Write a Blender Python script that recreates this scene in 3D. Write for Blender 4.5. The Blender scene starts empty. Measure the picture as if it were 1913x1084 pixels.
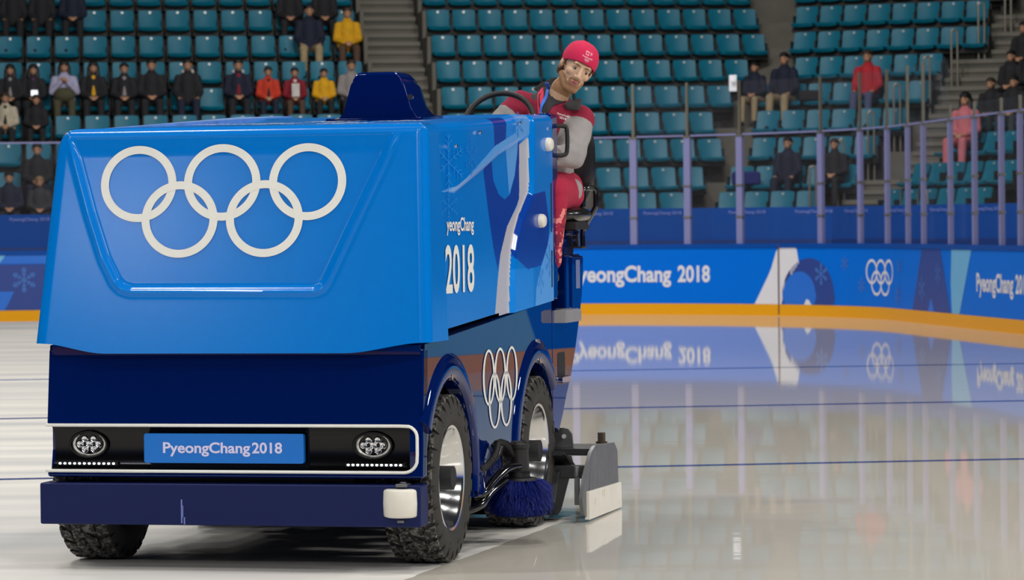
import bpy, bmesh, math, random
from mathutils import Vector, Matrix, Euler
from mathutils.bvhtree import BVHTree
random.seed(7)
C = bpy.context.scene.collection
PI = math.pi
# ---------------------------------------------------------------- camera, exposure, world, lights
scn = bpy.context.scene
cd = bpy.data.cameras.new('camera'); cam = bpy.data.objects.new('camera', cd); C.objects.link(cam)
cd.sensor_width = 36.0; cd.lens = 6300 / 1913 * 36.0
cd.clip_start = 0.5; cd.clip_end = 300
pitch = math.atan(119 / 6300); roll = 0.0105
cam.matrix_world = Matrix.Translation((0, 0, 1.45)) @ Matrix.Rotation(PI / 2 - pitch, 4, 'X') @ Matrix.Rotation(-roll, 4, 'Z')
cd.dof.use_dof = True; cd.dof.focus_distance = 14.7; cd.dof.aperture_fstop = 7.5
scn.camera = cam
scn.view_settings.view_transform = 'Standard'; scn.view_settings.look = 'None'
scn.view_settings.gamma = 1; scn.view_settings.exposure = 0.0
w = bpy.data.worlds.new('arena_air'); scn.world = w; w.use_nodes = True
w.node_tree.nodes['Background'].inputs[0].default_value = (0.30, 0.32, 0.36, 1)
w.node_tree.nodes['Background'].inputs[1].default_value = 0.05

def lamp(x, y, z, sx, sy, power, tgt=None, col=(1, 0.97, 0.92)):
    l = bpy.data.lights.new('hall_or_fill_lamp', 'AREA'); l.shape = 'RECTANGLE'; l.size = sx; l.size_y = sy  # serves the hall's own lamps and the added fills alike
    l.energy = power; l.color = col
    o = bpy.data.objects.new('hall_or_fill_lamp', l); C.objects.link(o); o.location = (x, y, z)
    d = (Vector(tgt) - Vector((x, y, z))) if tgt else Vector((0, 0, -1))
    o.rotation_euler = d.to_track_quat('-Z', 'Y').to_euler()
    return o
for ly in (4, 14, 24, 34, 44):
    for lx in (-13, -4, 5):
        lamp(lx + ly * -0.13, ly, 14, 1.6, 0.9, 450 if ly < 40 else {-13: 160, -4: 420, 5: 520}[lx])
# lamp inferred from the tank's highlight, then unseen fills added for front and side
lamp(-14.9, -6.0, 7.2, 1.0, 1.0, 110, (-1, 14, 1), (0.86, 0.86, 1.0))
lamp(-2, -13, 12, 3.0, 1.5, 1150, (-1, 14, 1))  # added to light the machine's front
lamp(13, 9, 9, 2.5, 1.5, 700, (0, 16, 1))  # this and the next are added to brighten the machine's right side
lamp(14, 18, 9, 2.5, 1.5, 600, (0, 16, 1))
lamp(9, -10, 13, 2.5, 1.5, 800, (1, 16, 1))
# lamps added to brighten the middle of the spectator stands
for lx, e_ in ((-1, 420), (3, 620)):
    lamp(lx, 48, 13, 2.0, 1.0, e_, (lx + 0.5, 61, 4))

# ---------------------------------------------------------------- helpers
def lin(c):
    c = c / 255.0
    return c / 12.92 if c <= 0.04045 else ((c + 0.055) / 1.055) ** 2.4
def rgb(r, g, b): return (lin(r), lin(g), lin(b), 1)
def mat(name, col, rough=0.5, metal=0.0, coat=0.0, spec=0.5, noise=0.0, nscale=30, bump=0.0, bscale=200, emit=None, estr=0, coatr=0.03):
    m = bpy.data.materials.new(name); m.use_nodes = True
    nt = m.node_tree; b = nt.nodes['Principled BSDF']
    b.inputs['Base Color'].default_value = col
    b.inputs['Roughness'].default_value = rough; b.inputs['Metallic'].default_value = metal
    b.inputs['Coat Weight'].default_value = coat; b.inputs['Coat Roughness'].default_value = coatr
    b.inputs['Specular IOR Level'].default_value = spec
    if emit: b.inputs['Emission Color'].default_value = emit; b.inputs['Emission Strength'].default_value = estr
    tc = nt.nodes.new('ShaderNodeTexCoord')
    nz = nt.nodes.new('ShaderNodeTexNoise'); nz.inputs['Scale'].default_value = nscale; nz.inputs['Detail'].default_value = 4
    nt.links.new(tc.outputs['Object'], nz.inputs['Vector'])
    mr = nt.nodes.new('ShaderNodeMapRange')
    mr.inputs[3].default_value = 1 - max(noise, 0.02); mr.inputs[4].default_value = 1 + max(noise, 0.02)
    mr.inputs[1].default_value = 0.3; mr.inputs[2].default_value = 0.7
    nt.links.new(nz.outputs['Fac'], mr.inputs[0])
    mx = nt.nodes.new('ShaderNodeVectorMath'); mx.operation = 'SCALE'
    mx.inputs[0].default_value = col[:3]
    nt.links.new(mr.outputs[0], mx.inputs['Scale']); nt.links.new(mx.outputs[0], b.inputs['Base Color'])
    if bump > 0:
        n2 = nt.nodes.new('ShaderNodeTexNoise'); n2.inputs['Scale'].default_value = bscale
        nt.links.new(tc.outputs['Object'], n2.inputs['Vector'])
        bp = nt.nodes.new('ShaderNodeBump'); bp.inputs['Strength'].default_value = bump; bp.inputs['Distance'].default_value = 0.004
        nt.links.new(n2.outputs['Fac'], bp.inputs['Height']); nt.links.new(bp.outputs[0], b.inputs['Normal'])
    return m

def tag(o, label=None, cat=None, group=None, kind=None):
    if label: o['label'] = label
    if cat: o['category'] = cat
    if group: o['group'] = group
    if kind: o['kind'] = kind
    return o
def empty(name, loc=(0, 0, 0), rz=0, parent=None):
    o = bpy.data.objects.new(name, None); C.objects.link(o); o.location = loc; o.rotation_euler = (0, 0, rz)
    o.empty_display_size = 0.1
    if parent: o.parent = parent
    return o

class MB:
    def __init__(s): s.v = []; s.f = []; s.m = []
    def add(s, vs, fs, mi=0):
        n = len(s.v); s.v += [tuple(v) for v in vs]
        for f in fs: s.f.append(tuple(i + n for i in f)); s.m.append(mi)
        return s
    def box(s, x0, x1, y0, y1, z0, z1, mi=0, M=None):
        vs = [Vector((x, y, z)) for x in (x0, x1) for y in (y0, y1) for z in (z0, z1)]
        if M: vs = [M @ v for v in vs]
        return s.add(vs, [(0, 1, 3, 2), (4, 6, 7, 5), (0, 4, 5, 1), (2, 3, 7, 6), (0, 2, 6, 4), (1, 5, 7, 3)], mi)
    def prism(s, poly, fn, a, b, mi=0):
        """poly of 2-D points; fn(p,q,h) -> 3-D point; extruded between heights a and b"""
        ar = sum(poly[i][0] * poly[(i + 1) % len(poly)][1] - poly[(i + 1) % len(poly)][0] * poly[i][1] for i in range(len(poly)))
        n = len(poly); vs = [fn(p[0], p[1], a) for p in poly] + [fn(p[0], p[1], b) for p in poly]
        fs = [tuple(range(n - 1, -1, -1)), tuple(range(n, 2 * n))] + [(i, (i + 1) % n, n + (i + 1) % n, n + i) for i in range(n)]
        return s.add(vs, fs, mi)
    def px(s, poly, a, b, mi=0): return s.prism(poly, lambda p, q, h: (h, p, q), a, b, mi)   # poly (y,z), extruded along x
    def py(s, poly, a, b, mi=0): return s.prism(poly, lambda p, q, h: (p, h, q), a, b, mi)   # poly (x,z), extruded along y
    def pz(s, poly, a, b, mi=0): return s.prism(poly, lambda p, q, h: (p, q, h), a, b, mi)
    def tube(s, pts, r, n=10, closed=False, mi=0, flat=1.0):
        pts = [Vector(p) for p in pts]; N = len(pts)
        rs = r if isinstance(r, (list, tuple)) else [r] * N
        t0 = None; rings = []; up = None
        for i in range(N):
            a = pts[i - 1] if (i > 0 or closed) else pts[i]; b = pts[(i + 1) % N] if (i < N - 1 or closed) else pts[i]
            t = (b - a).normalized()
            if up is None:
                up = Vector((0, 0, 1)) if abs(t.z) < 0.9 else Vector((1, 0, 0))
                up = (up - t * up.dot(t)).normalized()
            else: up = (up - t * up.dot(t)).normalized()
            sd = t.cross(up)
            rings.append([pts[i] + (up * math.cos(2 * PI * k / n) * flat + sd * math.sin(2 * PI * k / n)) * rs[i] for k in range(n)])
        vs = [v for rg in rings for v in rg]; fs = []
        for i in range(N if closed else N - 1):
            j = (i + 1) % N
            for k in range(n): fs.append((i * n + k, i * n + (k + 1) % n, j * n + (k + 1) % n, j * n + k))
        if not closed: fs += [tuple(range(n - 1, -1, -1)), tuple((N - 1) * n + k for k in range(n))]
        return s.add(vs, fs, mi)
    def lathe(s, prof, c=(0, 0, 0), axis='z', n=32, mi=0, closed=False, cap=True):
        """prof = [(r,h)]; closed joins last to first"""
        vs = []
        for r, h in prof:
            for k in range(n):
                a = 2 * PI * k / n; p, q = r * math.cos(a), r * math.sin(a)
                v = {'z': (p, q, h), 'x': (h, p, q), 'y': (q, h, p)}[axis]
                vs.append((v[0] + c[0], v[1] + c[1], v[2] + c[2]))
        fs = []; N = len(prof)
        for i in range(N if closed else N - 1):
            j = (i + 1) % N
            for k in range(n): fs.append((i * n + k, i * n + (k + 1) % n, j * n + (k + 1) % n, j * n + k))
        if not closed and cap:
            fs += [tuple(range(n - 1, -1, -1)), tuple((N - 1) * n + k for k in range(n))]
        return s.add(vs, fs, mi)
    def cyl(s, c, r, h0, h1, axis='z', n=24, mi=0): return s.lathe([(r, h0), (r, h1)], c, axis, n, mi)
    def ball(s, c, r, n=12, mi=0):
        rr = r if isinstance(r, (list, tuple)) else (r, r, r); vs = []; fs = []
        for i in range(n + 1):
            t = PI * i / n
            for k in range(2 * n):
                a = PI * k / n
                vs.append((c[0] + rr[0] * math.sin(t) * math.cos(a), c[1] + rr[1] * math.sin(t) * math.sin(a), c[2] + rr[2] * math.cos(t)))
        for i in range(n):
            for k in range(2 * n):
                k2 = (k + 1) % (2 * n)
                fs.append((i * 2 * n + k, (i + 1) * 2 * n + k, (i + 1) * 2 * n + k2, i * 2 * n + k2))
        return s.add(vs, fs, mi)
    def grid(s, fn, nu, nv, mfn=None):
        vs = [fn(i / nu, j / nv) for i in range(nu + 1) for j in range(nv + 1)]; n0 = len(s.v); s.v += vs
        for i in range(nu):
            for j in range(nv):
                a = n0 + i * (nv + 1) + j
                s.f.append((a, a + nv + 1, a + nv + 2, a + 1)); s.m.append(mfn((i + .5) / nu, (j + .5) / nv) if mfn else 0)
        return s
    def mesh(s, name, mats, smooth=40):
        me = bpy.data.meshes.new(name); me.from_pydata(s.v, [], s.f); me.validate()
        if not isinstance(mats, (list, tuple)): mats = [mats]
        for m in mats: me.materials.append(m)
        if len(me.polygons) == len(s.m): me.polygons.foreach_set('material_index', s.m)
        bm = bmesh.new(); bm.from_mesh(me); bmesh.ops.remove_doubles(bm, verts=bm.verts, dist=1e-6)
        bmesh.ops.recalc_face_normals(bm, faces=bm.faces); bm.to_mesh(me); bm.free()
        if smooth:
            me.polygons.foreach_set('use_smooth', [True] * len(me.polygons)); me.set_sharp_from_angle(angle=math.radians(smooth))
        me.update(); return me
    def build(s, name, mats, parent=None, smooth=40, bevel=0, seg=2, loc=None):
        o = bpy.data.objects.new(name, s.mesh(name, mats, smooth)); C.objects.link(o)
        if parent: o.parent = parent
        if loc: o.location = loc
        if bevel:
            b = o.modifiers.new('bevel', 'BEVEL'); b.width = bevel; b.segments = seg; b.limit_method = 'ANGLE'; b.angle_limit = math.radians(35)
            b.harden_normals = True
        return o

def spline(pts, n=8, closed=False):
    P = [Vector(p) for p in pts]; out = []; N = len(P)
    for i in range(N if closed else N - 1):
        p0 = P[i - 1] if (i > 0 or closed) else P[0] * 2 - P[1]; p1 = P[i]; p2 = P[(i + 1) % N]
        p3 = P[(i + 2) % N] if (i < N - 2 or closed) else P[-1] * 2 - P[-2]
        for k in range(n):
            t = k / n
            out.append(0.5 * ((2 * p1) + (p2 - p0) * t + (2 * p0 - 5 * p1 + 4 * p2 - p3) * t * t + (3 * p1 - p0 - 3 * p2 + p3) * t ** 3))
    if not closed: out.append(P[-1])
    return out
def rrect(x0, x1, z0, z1, r, n=5):
    out = []
    for cx, cz, a0 in ((x1 - r, z1 - r, 0), (x0 + r, z1 - r, 90), (x0 + r, z0 + r, 180), (x1 - r, z0 + r, 270)):
        for k in range(n + 1):
            a = math.radians(a0 + 90 * k / n); out.append((cx + r * math.cos(a), cz + r * math.sin(a)))
    return out
def inpoly(p, q, poly):
    c = False; n = len(poly); j = n - 1
    for i in range(n):
        a, b = poly[i], poly[j]
        if (a[1] > q) != (b[1] > q) and p < (b[0] - a[0]) * (q - a[1]) / (b[1] - a[1]) + a[0]: c = not c
        j = i
    return c
def segdist(p, q, a, b):
    dx, dy = b[0] - a[0], b[1] - a[1]; L = dx * dx + dy * dy
    t = max(0, min(1, ((p - a[0]) * dx + (q - a[1]) * dy) / L)) if L else 0
    return math.hypot(p - a[0] - t * dx, q - a[1] - t * dy)
def smooth01(t): t = max(0, min(1, t)); return t * t * (3 - 2 * t)

_tc = {}
def text_geo(s, bold=0.02, sub=0.0):
    """letters as flat geometry, x from 0, cap height 1"""
    key = (s, bold)
    if key in _tc: return _tc[key]
    def ev(t, bo):
        cu = bpy.data.curves.new('t', 'FONT'); cu.body = t; cu.size = 1; cu.offset = bo; cu.fill_mode = 'FRONT'; cu.resolution_u = 4
        o = bpy.data.objects.new('t', cu); C.objects.link(o); bpy.context.view_layer.update()
        me = bpy.data.meshes.new_from_object(o.evaluated_get(bpy.context.evaluated_depsgraph_get()))
        vs = [(v.co.x, v.co.y) for v in me.vertices]; fs = [tuple(p.vertices) for p in me.polygons]
        C.objects.unlink(o); bpy.data.objects.remove(o); bpy.data.meshes.remove(me); return vs, fs
    P, _ = ev('P', bold); y0 = min(p[1] for p in P); h = max(p[1] for p in P) - y0
    vs, fs = ev(s, bold); x0 = min(p[0] for p in vs)
    vs = [((x - x0) / h, (y - y0) / h) for x, y in vs]
    _tc[key] = (vs, fs, max(p[0] for p in vs)); return _tc[key]
def put_text(mb, s, width, cap, fn, bold=0.02, mi=0):
    vs, fs, W = text_geo(s, bold)
    mb.add([fn(x / W * width, y * cap) for x, y in vs], fs, mi)
def annulus(mb, cx, cz, rx, rz, wx, wz, fn, n=56, mi=0):
    vs = []
    for k in range(n):
        a = 2 * PI * k / n
        vs.append(fn(cx + rx * math.cos(a), cz + rz * math.sin(a))); vs.append(fn(cx + (rx - wx) * math.cos(a), cz + (rz - wz) * math.sin(a)))
    mb.add(vs, [(2 * k, 2 * ((k + 1) % n), 2 * ((k + 1) % n) + 1, 2 * k + 1) for k in range(n)], mi)
def flatpoly(mb, poly, fn, mi=0): mb.add([fn(p[0], p[1]) for p in poly], [tuple(range(len(poly)))], mi)
def snowflake(mb, cx, cz, rx, rz, fn, w=0.06, mi=0):
    def seg(a, b):
        d = Vector((b[0] - a[0], b[1] - a[1])); n = Vector((-d.y, d.x)).normalized() * w * .5
        q = [(a[0] + n.x, a[1] + n.y), (b[0] + n.x, b[1] + n.y), (b[0] - n.x, b[1] - n.y), (a[0] - n.x, a[1] - n.y)]
        flatpoly(mb, [(cx + p[0] * rx, cz + p[1] * rz) for p in q], fn, mi)
    for k in range(6):
        a = PI / 3 * k + PI / 6; c, s = math.cos(a), math.sin(a); seg((0, 0), (c, s))
        for t, l in ((.35, .2), (.6, .28), (.82, .18)):
            for sg in (-1, 1):
                b = a + sg * PI / 4; seg((c * t, s * t), (c * t + l * math.cos(b), s * t + l * math.sin(b)))

def blob(name, parts, voxel, mats, parent=None, smooth=4, mfn=None, link=True):
    """one continuous skin wrapped round tapered limbs ('c',p0,r0,p1,r1) and ellipsoids ('e',centre,radii)"""
    mb = MB()
    for p in parts:
        if p[0] == 'c':
            a, r0, b, r1 = Vector(p[1]), p[2], Vector(p[3]), p[4]
            L = (b - a).length; K = max(2, int(L / (0.35 * min(r0, r1))) + 1); K = min(K, 14)
            prof = []
            d = (b - a) / max(L, 1e-6)
            q = d.to_track_quat('Z', 'Y'); n = 14; pts = []
            for i in range(7): t = PI / 2 * i / 6; pts.append((r0 * math.sin(t), -r0 * math.cos(t)))
            for i in range(7): t = PI / 2 * i / 6; pts.append((r1 * math.cos(t), L + r1 * math.sin(t)))
            pts[0] = (1e-4, -r0); pts[-1] = (1e-4, L + r1)
            vs = []; fs = []
            for r, h in pts:
                for k in range(n): vs.append(a + q @ Vector((r * math.cos(2 * PI * k / n), r * math.sin(2 * PI * k / n), h)))
            for i in range(len(pts) - 1):
                for k in range(n): fs.append((i * n + k, i * n + (k + 1) % n, (i + 1) * n + (k + 1) % n, (i + 1) * n + k))
            fs += [tuple(range(n - 1, -1, -1)), tuple((len(pts) - 1) * n + k for k in range(n))]
            mb.add(vs, fs)
        else: mb.ball(p[1], p[2], 10)
    me = bpy.data.meshes.new(name); me.from_pydata(mb.v, [], mb.f)
    o = bpy.data.objects.new(name, me); C.objects.link(o)
    r = o.modifiers.new('r', 'REMESH'); r.mode = 'VOXEL'; r.voxel_size = voxel; r.use_smooth_shade = True
    if smooth: sm = o.modifiers.new('s', 'SMOOTH'); sm.factor = 0.5; sm.iterations = smooth
    bpy.context.view_layer.update()
    m2 = bpy.data.meshes.new_from_object(o.evaluated_get(bpy.context.evaluated_depsgraph_get()))
    C.objects.unlink(o); bpy.data.objects.remove(o); bpy.data.meshes.remove(me); m2.name = name
    if not isinstance(mats, (list, tuple)): mats = [mats]
    m2.materials.clear()
    for m in mats: m2.materials.append(m)
    if mfn:
        for p in m2.polygons: p.material_index = mfn(p.center)
    m2.polygons.foreach_set('use_smooth', [True] * len(m2.polygons))
    if not link: return m2
    o = bpy.data.objects.new(name, m2); C.objects.link(o)
    if parent: o.parent = parent
    return o
def drape(target_mesh, mb, direction, off):
    """lay flat decal geometry on a curved surface along one direction"""
    bvh = BVHTree.FromPolygons([v.co for v in target_mesh.vertices], [tuple(p.vertices) for p in target_mesh.polygons])
    d = Vector(direction).normalized(); nv = []
    for v in mb.v:
        h = bvh.ray_cast(Vector(v) - d * 0.5, d, 1.0)
        nv.append(tuple(h[0] - d * off) if h[0] else v)
    mb.v = nv; return mb

# ---------------------------------------------------------------- frames of reference
# rink frame: turned 7.5 degrees from the camera's line of sight
AR = math.radians(7.5); EU = Vector((math.cos(AR), math.sin(AR), 0)); EV = Vector((-math.sin(AR), math.cos(AR), 0))
def rk(u, v, z=0): return EU * u + EV * v + Vector((0, 0, z))
CU, CV, RR = 5.8, 48.5, 6.3
def board(s, off=0):
    if s < 0: u, v, n = CU + s, CV + RR, (0, 1)
    elif s < RR * PI / 2: t = s / RR; u, v, n = CU + RR * math.sin(t), CV + RR * math.cos(t), (math.sin(t), math.cos(t))
    else: u, v, n = CU + RR, CV - (s - RR * PI / 2), (1, 0)
    return u + n[0] * off, v + n[1] * off, n
def bp(s, z, off=0): u, v, n = board(s, off); return rk(u, v, z)
S0, S1 = -16.0, 62.0
def ssteps(a, b, d=0.35):
    if b <= a: return [a]
    out = [a]; s = a
    while s < b - 1e-6:
        st = d if -0.5 < s < 10.5 else 3.0
        s = min(b, s + st); out.append(s)
    return out
def strip_along(mb, s0, s1, prof, mi=0, closed=True, sides=None):
    """sweep a closed (off,z) profile along the board line"""
    ss = ssteps(s0, s1); n = len(prof); vs = []; fs = []
    for s in ss:
        for o_, z_ in prof: vs.append(bp(s, z_, o_))
    for i in range(len(ss) - 1):
        for k in range(n): fs.append((i * n + k, i * n + (k + 1) % n, (i + 1) * n + (k + 1) % n, (i + 1) * n + k))
    fs += [tuple(range(n)), tuple((len(ss) - 1) * n + k for k in range(n))]
    mb.add(vs, fs, mi)
# machine frame: on the ice below the near right wheel, y to the rear of the machine
TH = math.radians(12.9); MO = Vector((-0.256, 14.55, 0))
MX = Vector((math.cos(TH), -math.sin(TH), 0)); MY = Vector((math.sin(TH), math.cos(TH), 0))
# ---------------------------------------------------------------- materials shared by the hall
M = {}
M['board'] = mat('board_blue', rgb(0, 110, 222), 0.5, spec=.08, noise=0.03)
M['cap'] = mat('board_cap_blue', rgb(0, 72, 160), 0.5, spec=.2)
M['kick'] = mat('kick_yellow', rgb(232, 162, 14), 0.5, spec=.2)
M['white_print'] = mat('white_print', rgb(225, 225, 232), 0.5)
M['navy_print'] = mat('navy_print', rgb(38, 66, 145), 0.5)
M['mid_print'] = mat('mid_blue_print', rgb(30, 110, 215), 0.5)
M['sky_print'] = mat('sky_blue_print', rgb(110, 180, 225), 0.5)
M['flake_print'] = mat('flake_print', rgb(70, 120, 205), 0.5)
M['seam'] = mat('seam_brown', rgb(90, 50, 50), 0.6)
M['post'] = mat('post_lilac', rgb(128, 130, 178), 0.45)
M['concrete'] = mat('concrete', rgb(104, 101, 94), 0.85, noise=0.08, nscale=3)
M['concrete_dark'] = mat('concrete_dark', rgb(60, 60, 58), 0.9, noise=0.08, nscale=3)
M['standwall'] = mat('stand_wall_blue', rgb(0, 76, 165), 0.6, spec=.1)
M['wall_print'] = mat('wall_print', rgb(120, 140, 215), 0.6)
M['black_wall'] = mat('hall_black', rgb(22, 24, 28), 0.9)
M['rail'] = mat('brushed_rail', rgb(150, 146, 135), 0.35, 0.7)
M['seat'] = mat('seat_teal', rgb(6, 108, 134), 0.45, spec=.3, noise=0.06, nscale=6)
M['seat_black'] = mat('seat_black', rgb(24, 28, 30), 0.6)
M['plate'] = mat('seat_number_plate', rgb(215, 220, 220), 0.25, 0.4)

def glass_mat():
    m = bpy.data.materials.new('shield_glass'); m.use_nodes = True; nt = m.node_tree
    nt.nodes.remove(nt.nodes['Principled BSDF']); out = nt.nodes['Material Output']
    tr = nt.nodes.new('ShaderNodeBsdfTransparent'); tr.inputs[0].default_value = (0.97, 0.97, 0.98, 1)
    gl = nt.nodes.new('ShaderNodeBsdfGlossy'); gl.inputs['Roughness'].default_value = 0.03
    df = nt.nodes.new('ShaderNodeBsdfDiffuse'); df.inputs[0].default_value = (0.55, 0.55, 0.62, 1)
    fr = nt.nodes.new('ShaderNodeMapRange'); lw = nt.nodes.new('ShaderNodeLayerWeight'); lw.inputs[0].default_value = 0.5
    pw_ = nt.nodes.new('ShaderNodeMath'); pw_.operation = 'POWER'; pw_.inputs[1].default_value = 4; nt.links.new(lw.outputs['Facing'], pw_.inputs[0]); nt.links.new(pw_.outputs[0], fr.inputs[0])
    fr.inputs[3].default_value = 0.012; fr.inputs[4].default_value = 0.09
    m1 = nt.nodes.new('ShaderNodeMixShader'); m2 = nt.nodes.new('ShaderNodeMixShader'); m1.inputs[0].default_value = 0.012
    nt.links.new(tr.outputs[0], m1.inputs[1]); nt.links.new(df.outputs[0], m1.inputs[2])
    nt.links.new(fr.outputs[0], m2.inputs[0]); nt.links.new(m1.outputs[0], m2.inputs[1]); nt.links.new(gl.outputs[0], m2.inputs[2])
    nt.links.new(m2.outputs[0], out.inputs[0]); return m
M['glass'] = glass_mat()

def ice_mat():
    m = bpy.data.materials.new('ice'); m.use_nodes = True; nt = m.node_tree; N = nt.nodes; L = nt.links
    N.remove(N['Principled BSDF']); out = N['Material Output']
    geo = N.new('ShaderNodeNewGeometry')
    def math_(op, a, b=None):
        n = N.new('ShaderNodeMath'); n.operation = op
        for i, x in enumerate((a, b)):
            if x is None: continue
            if isinstance(x, (int, float)): n.inputs[i].default_value = x
            else: L.new(x, n.inputs[i])
        return n.outputs[0]
    def dot(vec, off):
        n = N.new('ShaderNodeVectorMath'); n.operation = 'DOT_PRODUCT'; L.new(geo.outputs['Position'], n.inputs[0]); n.inputs[1].default_value = vec
        return math_('SUBTRACT', n.outputs['Value'], off)
    xl = dot(MX, MO.dot(MX)); yl = dot(MY, MO.dot(MY)); X = dot(Vector((1, 0, 0)), 0)
    nz = N.new('ShaderNodeTexNoise'); nz.inputs['Scale'].default_value = 3; L.new(geo.outputs['Position'], nz.inputs[0])
    wob = math_('MULTIPLY', math_('SUBTRACT', nz.outputs['Fac'], 0.5), 0.06)
    # freshly watered ice: right of the machine's track, and everything it has already passed over
    a = math_('GREATER_THAN', math_('ADD', xl, wob), math_('ADD', math_('MULTIPLY', yl, 0.035), -0.02))
    b = math_('MULTIPLY', math_('GREATER_THAN', yl, 2.2), math_('GREATER_THAN', X, -1.6))
    wet = math_('MAXIMUM', a, b)
    # scraped, streaky look
    mp = N.new('ShaderNodeMapping'); L.new(geo.outputs['Position'], mp.inputs[0]); mp.inputs['Rotation'].default_value = (0, 0, -0.13); mp.inputs['Scale'].default_value = (0.25, 1.6, 1)
    n2 = N.new('ShaderNodeTexNoise'); n2.inputs['Scale'].default_value = 1.0; n2.inputs['Detail'].default_value = 6; L.new(mp.outputs[0], n2.inputs[0])
    cr = N.new('ShaderNodeValToRGB'); L.new(n2.outputs['Fac'], cr.inputs[0])
    cr.color_ramp.elements[0].position = 0.3; cr.color_ramp.elements[0].color = rgb(190, 191, 192)
    cr.color_ramp.elements[1].position = 0.6; cr.color_ramp.elements[1].color = rgb(226, 223, 217)
    d1 = N.new('ShaderNodeBsdfDiffuse'); L.new(cr.outputs[0], d1.inputs[0])
    g1 = N.new('ShaderNodeBsdfGlossy'); g1.inputs['Roughness'].default_value = 0.38; g1.inputs['Color'].default_value = (0.9, 0.9, 0.9, 1)
    dry = N.new('ShaderNodeMixShader'); dry.inputs[0].default_value = 0.10; L.new(d1.outputs[0], dry.inputs[1]); L.new(g1.outputs[0], dry.inputs[2])
    d2 = N.new('ShaderNodeBsdfDiffuse'); d2.inputs[0].default_value = rgb(214, 208, 197)
    g2 = N.new('ShaderNodeBsdfGlossy'); g2.inputs['Roughness'].default_value = 0.025; g2.inputs['Color'].default_value = (0.95, 0.96, 1, 1)
    bm_ = N.new('ShaderNodeBump'); bm_.inputs['Strength'].default_value = 0.02; bm_.inputs['Distance'].default_value = 0.02
    n3 = N.new('ShaderNodeTexNoise'); n3.inputs['Scale'].default_value = 2.5; L.new(mp.outputs[0], n3.inputs[0]); L.new(n3.outputs['Fac'], bm_.inputs['Height'])
    L.new(bm_.outputs[0], g2.inputs['Normal'])
    fr = N.new('ShaderNodeFresnel'); fr.inputs[0].default_value = 1.31
    fac = math_('MULTIPLY', fr.outputs[0], 0.90)
    wets = N.new('ShaderNodeMixShader'); L.new(fac, wets.inputs[0]); L.new(d2.outputs[0], wets.inputs[1]); L.new(g2.outputs[0], wets.inputs[2])
    mx = N.new('ShaderNodeMixShader'); L.new(wet, mx.inputs[0]); L.new(dry.outputs[0], mx.inputs[1]); L.new(wets.outputs[0], mx.inputs[2])
    L.new(mx.outputs[0], out.inputs[0]); return m

# ---------------------------------------------------------------- ice and boards
mb = MB(); mb.pz([(-40, -25), (45, -25), (45, 80), (-40, 80)], -0.3, 0)
floor = tag(mb.build('floor', ice_mat(), smooth=0), kind='structure')
line_m = mat('ice_line_blue', rgb(58, 68, 140), 0.3)
mb = MB()
for v_, w_ in ((33.3, 0.19), (26.4, 0.17), (19.94, 0.13)):
    q = [rk(-16, v_ - w_ / 2, 0.0008), rk(12.0, v_ - w_ / 2, 0.0008), rk(12.0, v_ + w_ / 2, 0.0008), rk(-16, v_ + w_ / 2, 0.0008)]
    mb.add(q, [(0, 1, 2, 3)])
def line_mat():   # paint under the ice, seen through the same wet film
    m = bpy.data.materials.new('line_under_ice'); m.use_nodes = True; nt = m.node_tree
    nt.nodes.remove(nt.nodes['Principled BSDF'])
    d = nt.nodes.new('ShaderNodeBsdfDiffuse'); d.inputs[0].default_value = rgb(78, 88, 140)
    g = nt.nodes.new('ShaderNodeBsdfGlossy'); g.inputs['Roughness'].default_value = 0.03
    f = nt.nodes.new('ShaderNodeFresnel'); f.inputs[0].default_value = 1.31
    k = nt.nodes.new('ShaderNodeMath'); k.operation = 'MULTIPLY'; k.inputs[1].default_value = 0.6; nt.links.new(f.outputs[0], k.inputs[0])
    x = nt.nodes.new('ShaderNodeMixShader'); nt.links.new(k.outputs[0], x.inputs[0]); nt.links.new(d.outputs[0], x.inputs[1]); nt.links.new(g.outputs[0], x.inputs[2])
    nt.links.new(x.outputs[0], nt.nodes['Material Output'].inputs[0]); return m
tag(mb.build('trim_1', line_mat(), smooth=0), kind='structure')

mb = MB(); strip_along(mb, S0, S1, [(0, 0.18), (0.10, 0.18), (0.10, 1.07), (0, 1.07)])
rb = tag(mb.build('wall_rink', M['board'], smooth=30), kind='structure')
mb = MB(); strip_along(mb, S0, S1, [(-0.012, 0), (0.10, 0), (0.10, 0.18), (-0.012, 0.18)]); mb.build('kick_plate', M['kick'], rb, smooth=30)
mb = MB(); strip_along(mb, S0, S1, [(-0.015, 1.07), (0.13, 1.07), (0.13, 1.135), (-0.015, 1.135)]); mb.build('cap_rail', M['cap'], rb, smooth=30)

def bf(off=-0.004): return lambda s, z: tuple(bp(s, z, off))
def bpoly(mb, poly, mi=0, off=-0.004):
    """printed shape on the board, cut in narrow columns so that it follows the curve"""
    s0, s1 = min(p[0] for p in poly), max(p[0] for p in poly); n = max(1, int((s1 - s0) / 0.05)); f = bf(off)
    def cuts(s):
        zs = []
        for i in range(len(poly)):
            a, b = poly[i], poly[(i + 1) % len(poly)]
            if (a[0] <= s < b[0]) or (b[0] <= s < a[0]): zs.append(a[1] + (s - a[0]) / (b[0] - a[0]) * (b[1] - a[1]))
        return sorted(zs)
    for i in range(n):
        a = s0 + (s1 - s0) * i / n + 1e-5; b = s0 + (s1 - s0) * (i + 1) / n - 1e-5; ca, cb = cuts(a), cuts(b)
        if len(ca) == len(cb):
            for k in range(0, len(ca) - 1, 2): mb.add([f(a, ca[k]), f(b, cb[k]), f(b, cb[k + 1]), f(a, ca[k + 1])], [(0, 1, 2, 3)], mi)
pr = MB()
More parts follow.
